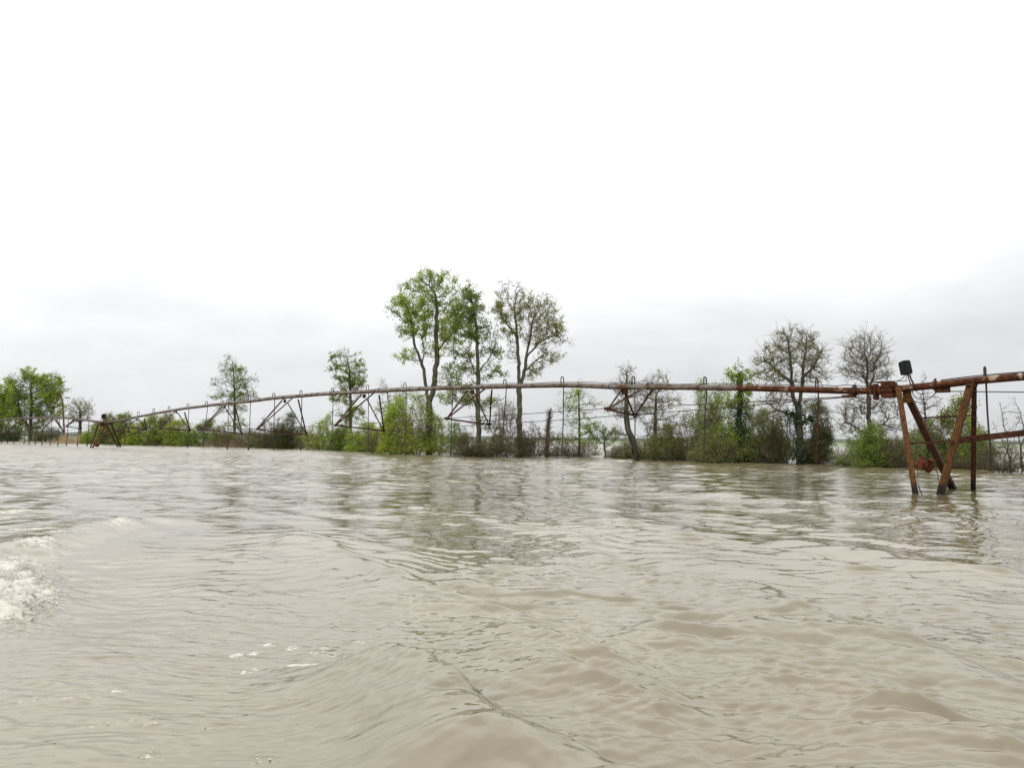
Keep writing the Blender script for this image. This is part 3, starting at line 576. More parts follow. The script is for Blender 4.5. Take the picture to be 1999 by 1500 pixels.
# far left group
GL = 'big trees at the far left'
tree('broad_tree', (60, 860), [[(60, 850), (60, 820), (62, 790), (60, 760)], [(60, 835), (40, 815), (35, 780)]],
     [(50, 745, 32, 18), (95, 750, 26, 18), (40, 775, 28, 20), (80, 775, 38, 22), (105, 775, 16, 20), (60, 805, 42, 18), (90, 812, 30, 16), (35, 805, 20, 18), (60, 835, 40, 12, .5)],
     'broad heavy green tree, largest of the far left group', group=GL, natt=1200, trunk_r=.5, leaf_n=17000, leaf_size=.46, seed=21, leaf='spring', twig_n=2, twig_len=1.6, twig_r=.03, tipr=.04, thick=.15, bark=M_bark_dark, clump=.28, step=.4)
tree('edge_tree', (2, 860), [[(2, 850), (0, 820), (-2, 790)]],
     [(-5, 770, 22, 18), (0, 795, 22, 20), (-20, 790, 30, 30), (2, 820, 18, 18), (-10, 840, 26, 12)],
     'yellow green tree cut by the left edge of the photograph', group=GL, natt=700, trunk_r=.4, leaf_n=9000, leaf_size=.46, seed=22, leaf='spring', twig_n=2, twig_len=1.4, twig_r=.03, tipr=.04, thick=.15, bark=M_bark_dark, clump=.28, step=.4)
tree('distant_bare_tree', (157, 864), [[(157, 850), (157, 825), (156, 805)]],
     [(155, 795, 20, 14), (165, 805, 18, 14), (145, 808, 14, 12), (157, 815, 22, 10)],
     'small distant leafless tree left of the far tower', group=GL, natt=600, trunk_r=.25, leaf_n=500, leaf_size=.3, seed=23, leaf='olive', twig_n=3, twig_len=1.2, twig_r=.022, tipr=.03, thick=.1, clump=.3, step=.35)
# dead snags
def snag(name, px, lab, rbase, seed):
    rs = np.random.RandomState(seed); B = G(*px[0]); org = np.array([B[0], B[1], 0]); pts = [atY(q[0], q[1], B[1]) - org for q in px]; pts[0][2] = -.8
    root = empty(name, org); tag(root, lab, 'dead tree', 'dead snags')
    P = []
    for a, b in zip(pts[:-1], pts[1:]):
        for t in np.linspace(0, 1, 8)[:-1]: P.append(a + (b - a) * t + rs.randn(3) * rbase * .16)
    P.append(pts[-1]); R = [rbase * (1 - .75 * i / len(P)) * (.85 + .3 * rs.rand()) for i in range(len(P))]
    mb = MB(); mb.tube(P, R, 9); mb.build('trunk', M_snag, root)
    n_ = 700; sel = rs.randint(1, len(P) - 2, n_); A = np.array(P)[sel] + rs.randn(n_, 3) * rbase * .5; B2 = A + (rs.randn(n_, 3) + np.array([0, 0, .6])) * rbase * 1.1
    V, F_ = prisms(A, B2, np.full(n_, rbase * .06), np.full(n_, rbase * .03), 3); link('dead_vines', np_mesh('dead_vines', V, [F_], M_snag), root)
snag('dead_snag', [(1067, 893), (1069, 850), (1071, 825), (1075, 797)], 'broken dead trunk tangled in brown vines standing alone left of the sparse tree', .15, 31)
snag('dead_snag', [(126, 864), (124, 815), (122, 785), (117, 768)], 'leafless rust brown snag on the right side of the broad far left tree', .17, 32)

# ------------------------------------------------------------------ shrubs
def shrub_template(seed, natt, leaf_n, leaf_size, twig_n, stems=7, tw=.3, clump=1.6, shape='round'):
    rs = np.random.RandomState(seed); starts = [(np.array([0, 0, -.6]), -1)]
    for s in range(stems):
        an = s * 6.28 / stems + rs.rand(); prev = 0; base = np.array([math.cos(an), math.sin(an), 0]) * .45 * rs.rand(); d = np.array([math.cos(an) * .5, math.sin(an) * .5, 1.0]); d /= np.linalg.norm(d)
        for j in range(5): starts.append((base + d * (.28 * j - .3) + rs.randn(3) * .03, prev)); prev = len(starts) - 1
    bl = [((0, 0, 1.6), (1.0, .8, 1.1)), ((.45, .1, 1.2), (.75, .6, .9)), ((-.5, -.1, 1.15), (.75, .6, .85)), ((.1, 0, 2.3), (.5, .5, .6)), ((-.35, .1, 2.0), (.4, .4, .6)), ((0, -.2, .7), (1.2, .7, .5)), ((0, 0, .35), (1.35, .9, .4)), ((0, .1, .3), (1.2, .8, .35))]
    if shape == 'tall': bl = [((c[0] * .7, c[1], c[2] * 1.05), (r[0] * .8, r[1], r[2])) for c, r in bl]
    if shape == 'low': bl = [((-.6, 0, .9), (.7, .6, .7)), ((.6, 0, 1.0), (.7, .6, .8)), ((0, 0, 1.5), (.6, .6, 1.0)), ((0, 0, .35), (1.3, .9, .4)), ((.2, 0, 2.4), (.25, .3, .5)), ((-.8, 0, 1.7), (.2, .2, .5))]
    bl = [(np.array(c) + rs.randn(3) * .12, r) for c, r in bl]
    att = pts_in(bl, natt, rs); att = att[att[:, 2] > .02]
    P, par = colonise(att, starts, .14, .19, .9, 60, rs, up=.15, wob=.3)
    parts, r = wood_and_leaves(P, par, .007, .04, rs, twig_n, tw, leaf_n, leaf_size, .03, clump=clump, twig_r=.006, leaf_low=.02, spread=.4)
    wd = parts['branches']; tr = parts['trunk']; return (np_mesh('stems', tr[0], tr[1], M_bark_dark, True) if tr else None, np_mesh('branches', wd[0], wd[1], M_twig_br), np_mesh('foliage', parts['foliage'][0], parts['foliage'][1], LF['green'], False, {'tint': parts['foliage'][2]}))
TPL = {
 'dense': [shrub_template(101, 700, 13000, .085, 2), shrub_template(102, 700, 13000, .085, 2, shape='tall'), shrub_template(106, 700, 12000, .085, 2, shape='low')],
 'half': [shrub_template(103, 700, 7500, .070, 3), shrub_template(104, 700, 7500, .070, 3, shape='tall'), shrub_template(107, 700, 7500, .070, 3, shape='low')],
 'twiggy': [shrub_template(105, 800, 2600, .06, 3), shrub_template(108, 800, 2600, .06, 3, shape='low')],
}
GS = 'flooded shrubs along the drowned bank'
SH = [  # px, waterline py, top py, half width px, density, leaf colour, twig, label
 (1958, 924, 872, 46, 'twiggy', 'brown', 'b', 'low brown twiggy brush in front of the bare stick bushes at the right edge'),
 (1925, 916, 856, 24, 'half', 'green', 'g', 'green shrub between the near tower and the bare stick bushes'),
 (1858, 912, 788, 46, 'dense', 'olive', 'g', 'big olive green shrub behind the right leg of the near tower'),
 (1885, 914, 815, 26, 'half', 'spring', 'g', 'small fresh green shrub against the upright tower leg'),
 (1822, 912, 835, 34, 'half', 'green', 'g', 'green shrub behind the rusty gear motor'),
 (1785, 913, 828, 34, 'half', 'pale', 'g', 'pale leafed shrub behind the leftmost tower leg'),
 (1748, 916, 858, 28, 'twiggy', 'brown', 'b', 'brownish shrub just left of the leftmost tower leg'),
 (1706, 915, 838, 34, 'dense', 'green', 'g', 'dense green shrub at the foot of the oval leafless tree'),
 (1672, 912, 858, 26, 'half', 'pale', 'g', 'pale thin shrub left of the foot of the oval leafless tree'),
 (1640, 911, 872, 16, 'twiggy', 'pale', 'g', 'little bare shrub at the gap of open water'),
 (1604, 907, 800, 28, 'half', 'dark', 'b', 'dark shrub right of the ivy covered wide tree'),
 (1580, 906, 850, 20, 'half', 'green', 'g', 'small green shrub right beside the wide tree trunk'),
 (1533, 906, 800, 32, 'twiggy', 'dark', 'b', 'dull twiggy shrub left of the wide tree trunk'),
 (1500, 905, 818, 30, 'half', 'olive', 'b', 'olive shrub midway between the ivy trunk and the wide tree'),
 (1472, 904, 790, 26, 'half', 'green', 'g', 'tall green shrub just right of the slender ivy trunk'),
 (1415, 903, 764, 34, 'half', 'spring', 'g', 'tall light green shrub left of the slender ivy trunk'),
 (1378, 902, 770, 32, 'half', 'pale', 'g', 'tall pale green shrub behind the hanging hose left of the ivy trunk'),
 (1395, 904, 845, 36, 'half', 'olive', 'b', 'low olive shrub in front of the two tall light green shrubs'),
 (1345, 901, 806, 30, 'twiggy', 'olive', 'b', 'brown green shrub at the left end of the tall green shrubs'),
 (1315, 900, 845, 26, 'half', 'green', 'b', 'low green shrub right of the round leafless tree'),
 (1268, 900, 850, 24, 'half', 'olive', 'b', 'low olive shrub between the leaning trunk and the round leafless tree'),
 (1112, 894, 858, 26, 'twiggy', 'brown', 'b', 'low brown shrub at the foot of the sparse tree on its left'),
 (1148, 894, 864, 20, 'twiggy', 'olive', 'b', 'low shrub between the sparse tree and the umbrella shaped tree'),
 (1218, 896, 858, 20, 'twiggy', 'brown', 'b', 'thin leafless shrub over bright water left of the leaning tree'),
 (1088, 893, 846, 24, 'twiggy', 'olive', 'b', 'low thin shrub right of the broken dead trunk'),
 (1203, 895, 868, 18, 'twiggy', 'olive', 'b', 'wispy shrub right of the umbrella shaped tree'),
 (1812, 911, 850, 36, 'twiggy', 'olive', 'g', 'wispy olive shrub at the foot of the thin sapling'),
 (1042, 894, 822, 26, 'twiggy', 'brown', 'b', 'thin brown shrub left of the broken dead trunk'),
 (992, 894, 790, 30, 'twiggy', 'brown', 'b', 'tall thin brown shrub at the left foot of the fan shaped tree'),
 (970, 895, 842, 30, 'half', 'brown', 'b', 'thick russet brown shrub between the straight tree and the fan shaped tree'),
 (915, 894, 850, 26, 'half', 'brown', 'b', 'low russet shrub at the left foot of the straight tree'),
 (893, 892, 836, 22, 'half', 'green', 'g', 'green shrub between the yellow green shrubs and the straight tree'),
 (852, 889, 800, 28, 'half', 'bright', 'g', 'rightmost of the bright yellow green shrubs'),
 (812, 889, 784, 34, 'half', 'bright', 'g', 'tallest bright yellow green shrub, in front of the forked tree'),
 (772, 888, 788, 30, 'dense', 'bright', 'g', 'bright yellow green shrub left of the tallest bright one'),
 (742, 887, 826, 22, 'half', 'olive', 'b', 'dull olive shrub at the left end of the bright shrubs'),
 (712, 883, 826, 26, 'dense', 'spring', 'g', 'fresh green shrub right of the slim one sided tree'),
 (664, 881, 836, 26, 'dense', 'green', 'g', 'mid green shrub left of the slim one sided tree'),
 (630, 879, 812, 26, 'half', 'bright', 'g', 'light yellow green feathery shrub at a hanging hose'),
 (600, 878, 838, 24, 'twiggy', 'olive', 'b', 'grey twiggy shrub left of the feathery light shrub'),
 (560, 877, 818, 28, 'half', 'dark', 'b', 'dark pointed shrub right of the brown bank brush'),
 (520, 876, 816, 30, 'twiggy', 'olive', 'b', 'brown grey rounded shrub right of the lone open crowned tree'),
 (480, 874, 838, 28, 'twiggy', 'brown', 'b', 'brown shrub at the right foot of the lone open crowned tree'),
 (432, 873, 838, 26, 'half', 'olive', 'b', 'olive shrub at the left foot of the lone open crowned tree'),
 (392, 872, 824, 28, 'dense', 'green', 'g', 'rounded green shrub left of the lone open crowned tree'),
 (352, 871, 822, 26, 'dense', 'spring', 'g', 'second green shrub left of the lone open crowned tree'),
 (318, 870, 816, 26, 'dense', 'olive', 'g', 'olive green shrub below the second pair of hose hooks from the far tower'),
 (282, 870, 816, 26, 'dense', 'spring', 'g', 'green shrub under the pipe right of the far tower truss'),
 (248, 869, 810, 24, 'dense', 'green', 'g', 'tall green shrub touching the right of the far tower'),
 (215, 868, 816, 24, 'dense', 'olive', 'g', 'green shrub framed by the far tower legs'),
 (182, 867, 828, 20, 'dense', 'spring', 'g', 'light green shrub just left of the far tower'),
 (12, 862, 832, 30, 'dense', 'dark', 'g', 'dark shrub under the yellow green tree at the left edge'),
 (505, 875, 845, 34, 'twiggy', 'brown', 'b', 'low brown shrub between two brown shrubs right of the lone open crowned tree'),
 (460, 873, 852, 34, 'half', 'olive', 'b', 'low olive shrub hiding the foot of the lone open crowned tree'),
 (540, 876, 846, 30, 'half', 'brown', 'b', 'low brown shrub left of the dark pointed shrub'),
 (582, 877, 840, 26, 'half', 'olive', 'b', 'dull shrub right of the dark pointed shrub'),
 (690, 880, 845, 26, 'half', 'spring', 'g', 'low fresh green shrub at the foot of the slim one sided tree'),
 (1240, 897, 862, 30, 'half', 'olive', 'b', 'low dull shrub behind the foot of the leaning tree'),
 (1296, 897, 838, 30, 'half', 'olive', 'b', 'dull green shrub behind the round leafless tree'),
 (1362, 899, 842, 34, 'half', 'green', 'g', 'low mid green shrub behind the hanging hose left of the ivy trunk'),
 (1440, 901, 832, 34, 'half', 'dark', 'b', 'dark low shrub behind the foot of the slender ivy trunk'),
 (1520, 903, 842, 36, 'half', 'green', 'b', 'low green shrub behind the dull twiggy one near the wide tree'),
 (1592, 904, 845, 30, 'half', 'dark', 'b', 'dark low shrub behind the rust red hanging hose'),
 (1662, 909, 880, 24, 'twiggy', 'brown', 'b', 'small brown shrub right of the gap of open water'),
 (1735, 911, 868, 30, 'half', 'green', 'b', 'low green shrub right of the foot of the oval leafless tree'),
 (1765, 911, 850, 26, 'half', 'olive', 'b', 'olive shrub crossed by the top of the leftmost tower leg'),
 (1885, 912, 862, 30, 'half', 'green', 'b', 'low green shrub behind the upright tower leg'),
 (1022, 892, 850, 24, 'half', 'brown', 'b', 'brown shrub behind the foot of the fan shaped tree'),
 (945, 892, 856, 28, 'half', 'olive', 'b', 'olive brown shrub behind the foot of the straight tree'),
 (90, 863, 836, 26, 'half', 'dark', 'g', 'dark shrub beneath the broad far left tree'),
]
random.seed(4)
for i, (px, by, ty, hw, kind, lc, tw, lab) in enumerate(SH):
    B = G(px, by); Yd = B[1]; top = atY(px, ty, Yd)[2]; wid = hw * 1.38 * Yd / F
    tp = TPL[kind][i % len(TPL[kind])]
    root = empty('shrub', (B[0], B[1], 0)); tag(root, lab, 'shrub', GS); root.rotation_euler.z = random.choice((0, math.pi)) + random.uniform(-.45, .45)
    sx = wid / 1.3; sz = top / 2.65; root.scale = (sx, max(min(sx, sz * 1.5), .6 * sx), sz)
    for me, nm_ in zip(tp, ('stems', 'branches', 'foliage')):
        if me is None: continue
        o = link(nm_, me, root); o.material_slots[0].link = 'OBJECT'
        o.material_slots[0].material = LF[lc] if nm_ == 'foliage' else (M_bark_dark if nm_ == 'stems' else (M_twig_br if tw == 'b' else M_twig))

# uncountable brush at the waterline
rs = np.random.RandomState(55); edge = [(0, 861), (120, 864), (240, 869), (400, 873), (520, 876), (640, 879), (740, 886), (860, 890), (960, 894), (1060, 893), (1160, 893), (1250, 898), (1345, 900), (1450, 904), (1560, 906), (1625, 908), (1700, 914), (1780, 915), (1900, 918), (2020, 925)]
PP = []; RRx = []
ex = np.array([e[0] for e in edge]); ey = np.array([e[1] for e in edge])
npx = 5200; xs = rs.uniform(0, 2020, npx); ys = np.interp(xs, ex, ey) - np.abs(rs.randn(npx)) * .9 - .3
xs = xs[(fbm(xs * .03, xs * 0, 3, 2) > .47)]; npx = len(xs); ys = np.interp(xs, ex, ey) - np.abs(rs.randn(npx)) * .9 - .3
A = np.array([G(a, b) for a, b in zip(xs, ys)]); A[:, 2] = -.1; sc_ = (A[:, 1] / 50) ** .6
parts = []; leafP = []
for rep in range(3):
    d = rs.randn(npx, 3) * .5; d[:, 2] = np.abs(d[:, 2]) + .5; d /= np.linalg.norm(d, axis=1)[:, None]; ln = ((.12 + .9 * rs.rand(npx) ** 2.5) * (.25 + 1.6 * np.clip(fbm(xs * .045, xs * 0, 3, 9) - .25, 0, 1)))[:, None] * sc_[:, None]
    Mid = A + d * ln; e = d + rs.randn(npx, 3) * .5; End = Mid + e * ln * .6
    parts += [prisms(A, Mid, .012 * sc_, .009 * sc_, 3), prisms(Mid, End, .009 * sc_, .004 * sc_, 3)]; leafP += [Mid + rs.randn(npx, 3) * .08, End]
V, Fs = merge(parts); tag(link('bank_brush', np_mesh('bank_brush', V, Fs, M_twig_br)), 'tangle of thin brown twigs standing in the water along the drowned bank', 'brush', kind='stuff')
# dry reeds left of the far tower
nr = 520; xs = 138 + rs.randn(nr) * 20; A = np.array([G(a, 867 - rs.rand() * 2.5) for a in xs]); A[:, 2] = -.1; d = rs.randn(nr, 3) * .12; d[:, 2] = 1; ln = (.3 + 1.9 * rs.rand(nr) * fbm(xs * .08, xs * 0, 2, 4) * 1.4)[:, None]
V, F_ = prisms(A, A + d * ln, np.full(nr, .028), np.full(nr, .012), 3)
tag(link('dry_reeds', np_mesh('dry_reeds', V, [F_], plain('dry_reed_straw', (.30, .22, .13), .9, .3, 2, .1))), 'patch of tan dry reeds left of the far tower', 'reeds', kind='stuff')
xs = 470 + rs.randn(nr) * 45; A = np.array([G(a, 875 + (a - 395) / 60 - 1 - rs.rand() * 2) for a in xs]); A[:, 2] = -.1
d = rs.randn(nr, 3) * .25; d[:, 2] = 1; ln = (.1 + 1.5 * rs.rand(nr) * fbm(xs * .06, xs * 0, 2, 4) * 1.4)[:, None]; V, F_ = prisms(A, A + d * ln, np.full(nr, .016), np.full(nr, .007), 3)
tag(link('dry_bank_grass', np_mesh('dry_bank_grass', V, [F_], plain('dry_grass_straw', (.20, .15, .10), .9, .3, 2, .1))), 'brown dry stalks under the lone open crowned tree', 'dry grass', kind='stuff')

# ------------------------------------------------------------------ irrigation machine
LEGR = [(1789, 965), (1833, 967), (1860, 955), (1901, 958)]; LEGL = [(176.5, 875), (180, 876), (231, 874), (235.5, 874.3)]
R0 = np.mean([G(*p) for p in LEGR], axis=0); L0 = np.mean([G(*p) for p in LEGL], axis=0)
dv = nrm(R0 - L0); nv = np.array([-dv[1], dv[0], 0]); nv = nv if nv[1] < 0 else -nv        # nv points to the camera side
def Sp(px, py, off=0.0, o=None, nn=None):
    o = R0 if o is None else o; nn = nv if nn is None else nn; d = ray(px, py); return CAMP + d * (((o - CAMP) @ nn + off) / (d @ nn))
LX = atY(0, 820, 104); LX[2] = 0; dl = nrm(LX - L0); nl = np.array([-dl[1], dl[0], 0]); nl = nl if nl[1] < 0 else -nl
def Sl(px, py, off=0.0): return Sp(px, py, off, L0, nl)
ORG = R0 * np.array([1, 1, 0])
piv = empty('irrigation_pivot', ORG); tag(piv, 'long rusty centre pivot irrigation machine on wheeled towers crossing the flooded field', 'irrigation machine')
UP = np.array([0, 0, 1.]); PR = .093
def densify(P, step):
    out_ = [P[0]]
    for a, b in zip(P[:-1], P[1:]):
        k = max(1, int(np.linalg.norm(b - a) / step)); out_ += [a + (b - a) * j / k for j in range(1, k + 1)]
    return out_
def smoothpath(P, it=2):
    P = [np.array(p) for p in P]
    for _ in range(it):
        Q_ = [P[0]]
        for a, b in zip(P[:-1], P[1:]): Q_ += [a * .75 + b * .25, a * .25 + b * .75]
        P = Q_ + [P[-1]]
    return P
def pipe_part(P, name, material, flanges, label=None, r=PR):
    mb = MB(); mb.tube(smoothpath(P, 2), r, 18)
    for f in flanges:
        a, b = f; mb.tube([a, b], r * 1.35, 16)
    o = mb.build(name, material, piv, ORG, smooth=False)
    for p_ in o.data.polygons: p_.use_smooth = True
    if label: o['label'] = label
    return o
main_px = [(207, 826), (240, 820.5), (268, 814.5), (300, 808), (344, 801), (380, 796), (438, 789.5), (500, 782.5), (555, 776.5), (590, 773.5), (650, 769), (710, 765.5), (800, 761), (860, 758), (918, 755), (1012, 754), (1120, 753.9), (1217, 754.4), (1275, 755), (1380, 756.7), (1440, 757.7)]
near_px = [(1440, 757.7), (1503, 759.2), (1600, 761.8), (1660, 763.6), (1712, 763.5)]
right_px = [(1745, 760.5), (1767, 758.6), (1799, 755.2), (1837, 751.4), (1896, 744.4), (1960, 738.6), (1999, 735.5)]
PM = [Sp(*p) for p in main_px]; _r = np.random.RandomState(9); PM = [p + UP * (_r.randn() * .016 if 0 < i else 0) for i, p in enumerate(densify(PM, 1.6))]; PN = [Sp(*p) for p in near_px]; PRt = [Sp(*p) for p in right_px]
e = PRt[-1]; PRt += [e + dv * 6 + UP * .12, e + dv * 12 + UP * .2, e + dv * 20 + UP * .2]
def fl(P, t=.02): d = dv * t; return (P - d, P + d)
rec = lambda lst: [fl(Sp(*q)) for q in lst]
span = pipe_part(PM, 'main_span_pipe', M_pipe, rec([(553, 776.8), (919, 755), (1264, 754.8)]), 'pale weathered arched pipe of the long span')
# near end of the span
near = pipe_part(PN, 'rusty_end_pipe', M_pipe_rusty, [], 'orange rusty end section of the long span')
rspan = pipe_part(PRt, 'right_span_pipe', M_pipe_rusty, [fl(Sp(1824.5, 752.6), .03)], 'rusty pipe of the next span running out of the right edge')
left_px = [(196, 825), (190, 824.3), (170, 821.3), (150, 818.7), (128, 817), (105, 816.3), (70, 816.4), (43, 817.2), (20, 818.8), (0, 820.8)]
PLf = [Sl(*p) for p in left_px]; e = PLf[-1]; PLf += [e + dl * 12 - UP * .5, e + dl * 24 - UP * 1.3]
lspan = pipe_part(PLf, 'left_span_pipe', M_pipe, [(Sl(105, 816.3) - dl * .03, Sl(105, 816.3) + dl * .03)], 'pipe of the far left span')

# hanging drop hoses with gooseneck hooks
def drop(parent, Sf, hook, rod_b, n_out, scale=1.0, hook_h=None, matl=None, hw=.15, r=.020):
    """hook: pixel of gooseneck top on the pipe; rod_b: pixel of the lower end of the hose"""
    px, ty, pipe_y = hook
    P0 = Sf(px, pipe_y) ; top = Sf(px, ty)[2]; far = -n_out; h = top - P0[2]
    if h < .12: h = .30; 
    arc = [P0 + UP * .05]
    for a in np.linspace(0, math.pi, 9): arc.append(P0 + far * (hw / 2 - hw / 2 * math.cos(a)) + UP * (h - hw / 2 + hw / 2 * math.sin(a)))
    T = P0 + far * hw; arc.append(T - UP * .1); Bm = Sf(rod_b[0], rod_b[1], -hw)
    Md = T * .5 + Bm * .5 + dv * .03 * math.sin(px)
    mb = MB(); mb.tube(smoothpath(arc[:-1] + [T + UP * .0, T - UP * .35, Md, Bm], 1), r * scale, 7)
    mb.tube([Bm, Bm - UP * .16 * scale], r * 1.9 * scale, 8)
    o = mb.build('drop_hose', matl or M_drop, parent, ORG)
    for p_ in o.data.polygons: p_.use_smooth = True
    return o
PYm = lambda x: float(np.interp(x, [p[0] for p in main_px + near_px], [p[1] for p in main_px + near_px]))
for hx, hy, bx, by in [(1374, 736, 1374, 890), (1234, 734.5, 1239, 890), (1095, 735.5, 1097, 882), (983, 741, 981, 863), (879, 743, 880, 884), (788, 749, 791, 884), (715, 752, 719, 876), (646, 758, 648, 875), (585, 763, 587, 874),
                       (532, 768, 534, 873), (485, 774, 485, 874), (442, 781, 444, 873), (401, 784, 397, 868), (365, 789, 366, 870), (328, 794, 332, 865), (298, 798, 303, 868), (268, 804, 270, 866), (241, 810, 243, 866), (218, 814, 218, 864)]:
    drop(span, Sp, (hx, hy, PYm(hx)), (bx, by), nv, scale=1.0 if hx > 600 else 1.25)
drop(near, Sp, (1592.5, 740, PYm(1593)), (1593.5, 892), nv, matl=M_leg_red, r=.019)['label'] = 'rust red hose'
drop(rspan, Sp, (1922, 716, 741.5), (1935, 893), nv, r=.021, hw=.12)
for bx in [3, 15, 27, 47, 57, 69, 82, 98, 113, 130, 151, 170]:
    py = float(np.interp(bx, [p[0] for p in left_px[::-1]], [p[1] for p in left_px[::-1]])); drop(lspan, Sl, (bx, py - 7, py), (bx, 862 + bx * .03), nl, scale=1.7, hw=.2)

# under-pipe trusses: near node, far node, where the four struts meet the pipe
OFF = 1.15
def truss(parent, Sf, n_out, plate, a, b, c, d, N1, N2, w=.07, off=OFF, matl=None, drv=dv):
    n1 = Sf(*N1, off); n2 = Sf(*N2, -off); m = matl or M_strut
    for q, of, n_, wk, sx_ in ((a, .07, n1, 1, 1), (b, .10, n1 + drv * .03, 1, -1), (c, -.05, n2, .9, 1), (d, -.06, n2 + drv * .03, .9, -1)):
        if q: mb = MB(); mb.angle(Sf(*q, of), n_, w * wk, UP, sx=sx_); mb.build('truss_strut', m, parent, ORG)
    mb = MB(); mb.angle(n1 - UP * .02, n2 - UP * .02, w * .95, UP); mb.box(n1, drv, n_out, UP, (.13, .03, .05)); mb.box(n2, drv, n_out, UP, (.13, .03, .05)); mb.tube([n1 - UP * .1, n1 + UP * .04], .035, 7); mb.tube([n2 - UP * .1, n2 + UP * .04], .035, 7)
    mb.build('cross_bar', M_red, parent, ORG); mb = MB(); P_ = Sf(*plate); mb.box(P_ - UP * .02, drv, n_out, UP, (.10, .045, .10))
    o = mb.build('strut_plate', M_red, parent, ORG); return n1, n2
TR = [  # plate, a, b, c, d, N1, N2
 ((1219, 764), (1213, 760), (1266, 753), (1221, 767), (1273, 760), (1186, 798), (1238, 810)),
 ((922, 765), (913, 762), (953, 754), (927, 768), (960, 760), (872, 817), (955, 829)),
 ((711, 773), (706, 770), (731, 766), (716, 778), (740, 771), (655, 830), (749, 841)),
 ((556, 783), (551, 782), (572, 776), (561, 786), (582, 780), (502, 838), (598, 849)),
 ((438, 795), (435, 794), (441, 794), (441, 798), (459, 794), (393, 837), (472, 847)),
 ((344, 805), (341, 804), None, (347, 806), (360, 805), (312, 836), (371, 841)),
 ((268, 819), (266, 818), None, (271, 819), (282, 816), (250, 834), (285, 838)),
 ((240, 825), (238, 824), None, (243, 824), None, (224, 841), (254, 844)),
]
nodes = [truss(span, Sp, nv, *t, w=.075 if t[0][0] > 400 else .09) for t in TR]
# truss rods
e1, e2 = Sp(1656, 774.5, .09), Sp(1656, 775.5, -.09); rr_ = .014
for s in (0, 1):
    ch = [(e1, e2)[s]] + [n_[s] for n_ in nodes]
    mb = MB()
    for a, b in zip(ch[:-1], ch[1:]): mb.tube([a, (a + b) / 2 - UP * .02, b], rr_ if np.linalg.norm(a[:2]) < 45 else rr_ * 1.3, 6)
    mb.build('truss_rod', M_rod, span, ORG)
# leg braces of the far tower that run to the first big truss
for q in ((Sp(191, 854, .9), nodes[6][0]), (Sp(231, 857, -.9), nodes[6][1])): mb = MB(); mb.angle(*q, .10, UP); mb.build('brace_bar', M_leg_red, span, ORG)
# left span trusses
ln_ = [truss(lspan, Sl, nl, *t, w=.11, drv=dl) for t in [((150, 821), (149, 820), (146, 819), (152, 821), (157, 821), (129, 833), (159, 837)), ((103, 819), (101, 819), None, (107, 819), (110, 819), (81, 842), (124, 843)),
                                     ((43, 820), (41, 820), None, (45, 820), (51, 820), (12, 845), (61, 851)), ((-20, 824), (-22, 824), None, (-18, 824), None, (-50, 846), (-2, 852))]]
for s in (0, 1):
    mb = MB()
    ch = [Sl(186, 829, .1 - .2 * s)] + [n_[s] for n_ in ln_]
    for a, b in zip(ch[:-1], ch[1:]): mb.tube([a, b], .02, 6)
    mb.build('truss_rod', M_rod, lspan, ORG)
# control cable strapped on the pipe
def cable(P, parent, lift=.115, wob=.018, r=.013, sag=None):
    D = densify(P, .55); Q_ = [p + UP * (lift + wob * math.sin(i * 1.7) + (.5 * wob) * math.sin(i * .63 + 1)) + nv * .02 * math.sin(i * .9) for i, p in enumerate(D)]
    mb = MB(); mb.tube(smoothpath(Q_, 1), r, 6)
    for i in range(3, len(D) - 1, 9):
        t = nrm(D[i + 1] - D[i]); mb.tube([D[i] - t * .02, D[i] + t * .02], PR * 1.06, 14)
    mb.build('control_cable', M_cable, parent, ORG)
cable(PM, span); cable(PRt[3:], rspan, .11, .004, .016); cable(PLf, lspan, .12, .01, .02)
ncl = [Sp(1440, 750.2), Sp(1500, 751), Sp(1560, 752.6), Sp(1592, 753.4), Sp(1610, 752.3), Sp(1632, 754.2), Sp(1650, 751.8), Sp(1665, 752.6), Sp(1690, 755.5), Sp(1712, 754)]
mb = MB(); mb.tube(smoothpath(ncl, 2), .013, 6); mb.tube([Sp(1633, 755), Sp(1633, 759)], .012, 6); mb.build('control_cable', M_cable, near, ORG)
# anchor bracket + collar at the near end of the span
mb = MB(); c0 = Sp(1657, 774); mb.box(c0 + UP * .0, dv, nv, UP, (.16, .10, .035)); mb.box(Sp(1664, 770), dv, nv, UP, (.08, .07, .06)); a_ = Sp(1668, 763.8); mb.tube([a_ - dv * .06, a_ + dv * .06], PR * 1.35, 16); mb.box(a_ + UP * .14, dv, nv, UP, (.04, .03, .035))
mb.build('anchor_bracket', M_red, near, ORG, bevel=.006)
mb = MB(); a_ = Sp(1826, 752.5); mb.tube([a_ - dv * .035, a_ + dv * .035], PR * 1.28, 16); mb.prof(Sp(1828, 760, .04), Sp(1828, 760, -.08), [(0, .05), (.30, .05), (.30, -.02), (.24, -.06), (.05, -.05)], UP)
mb.box(Sp(1840, 763.5), dv, nv, UP, (.17, .035, .045)); mb.tube([a_ + UP * .12, a_ + UP * .17], .03, 8)
mb.build('anchor_bracket', M_red, rspan, ORG)
mb = MB(); tn1 = e_ = PRt[-3] + dv * 1.5 - UP * 1.3; mb.tube([Sp(1850, 764.3), Sp(1930, 765.3), Sp(1999, 766), Sp(1999, 766) + (Sp(1999, 766) - Sp(1850, 764.3)) * 3.2], .014, 6); mb.build('truss_rod', M_rod, rspan, ORG)
mb = MB(); q0, q1 = Sp(1858, 861.5, .30), Sp(1999, 845.5, .55); mb.angle(q0, q1 + (q1 - q0) * 1.1, .145, UP, .014); mb.build('brace_bar', M_leg_red, rspan, ORG)

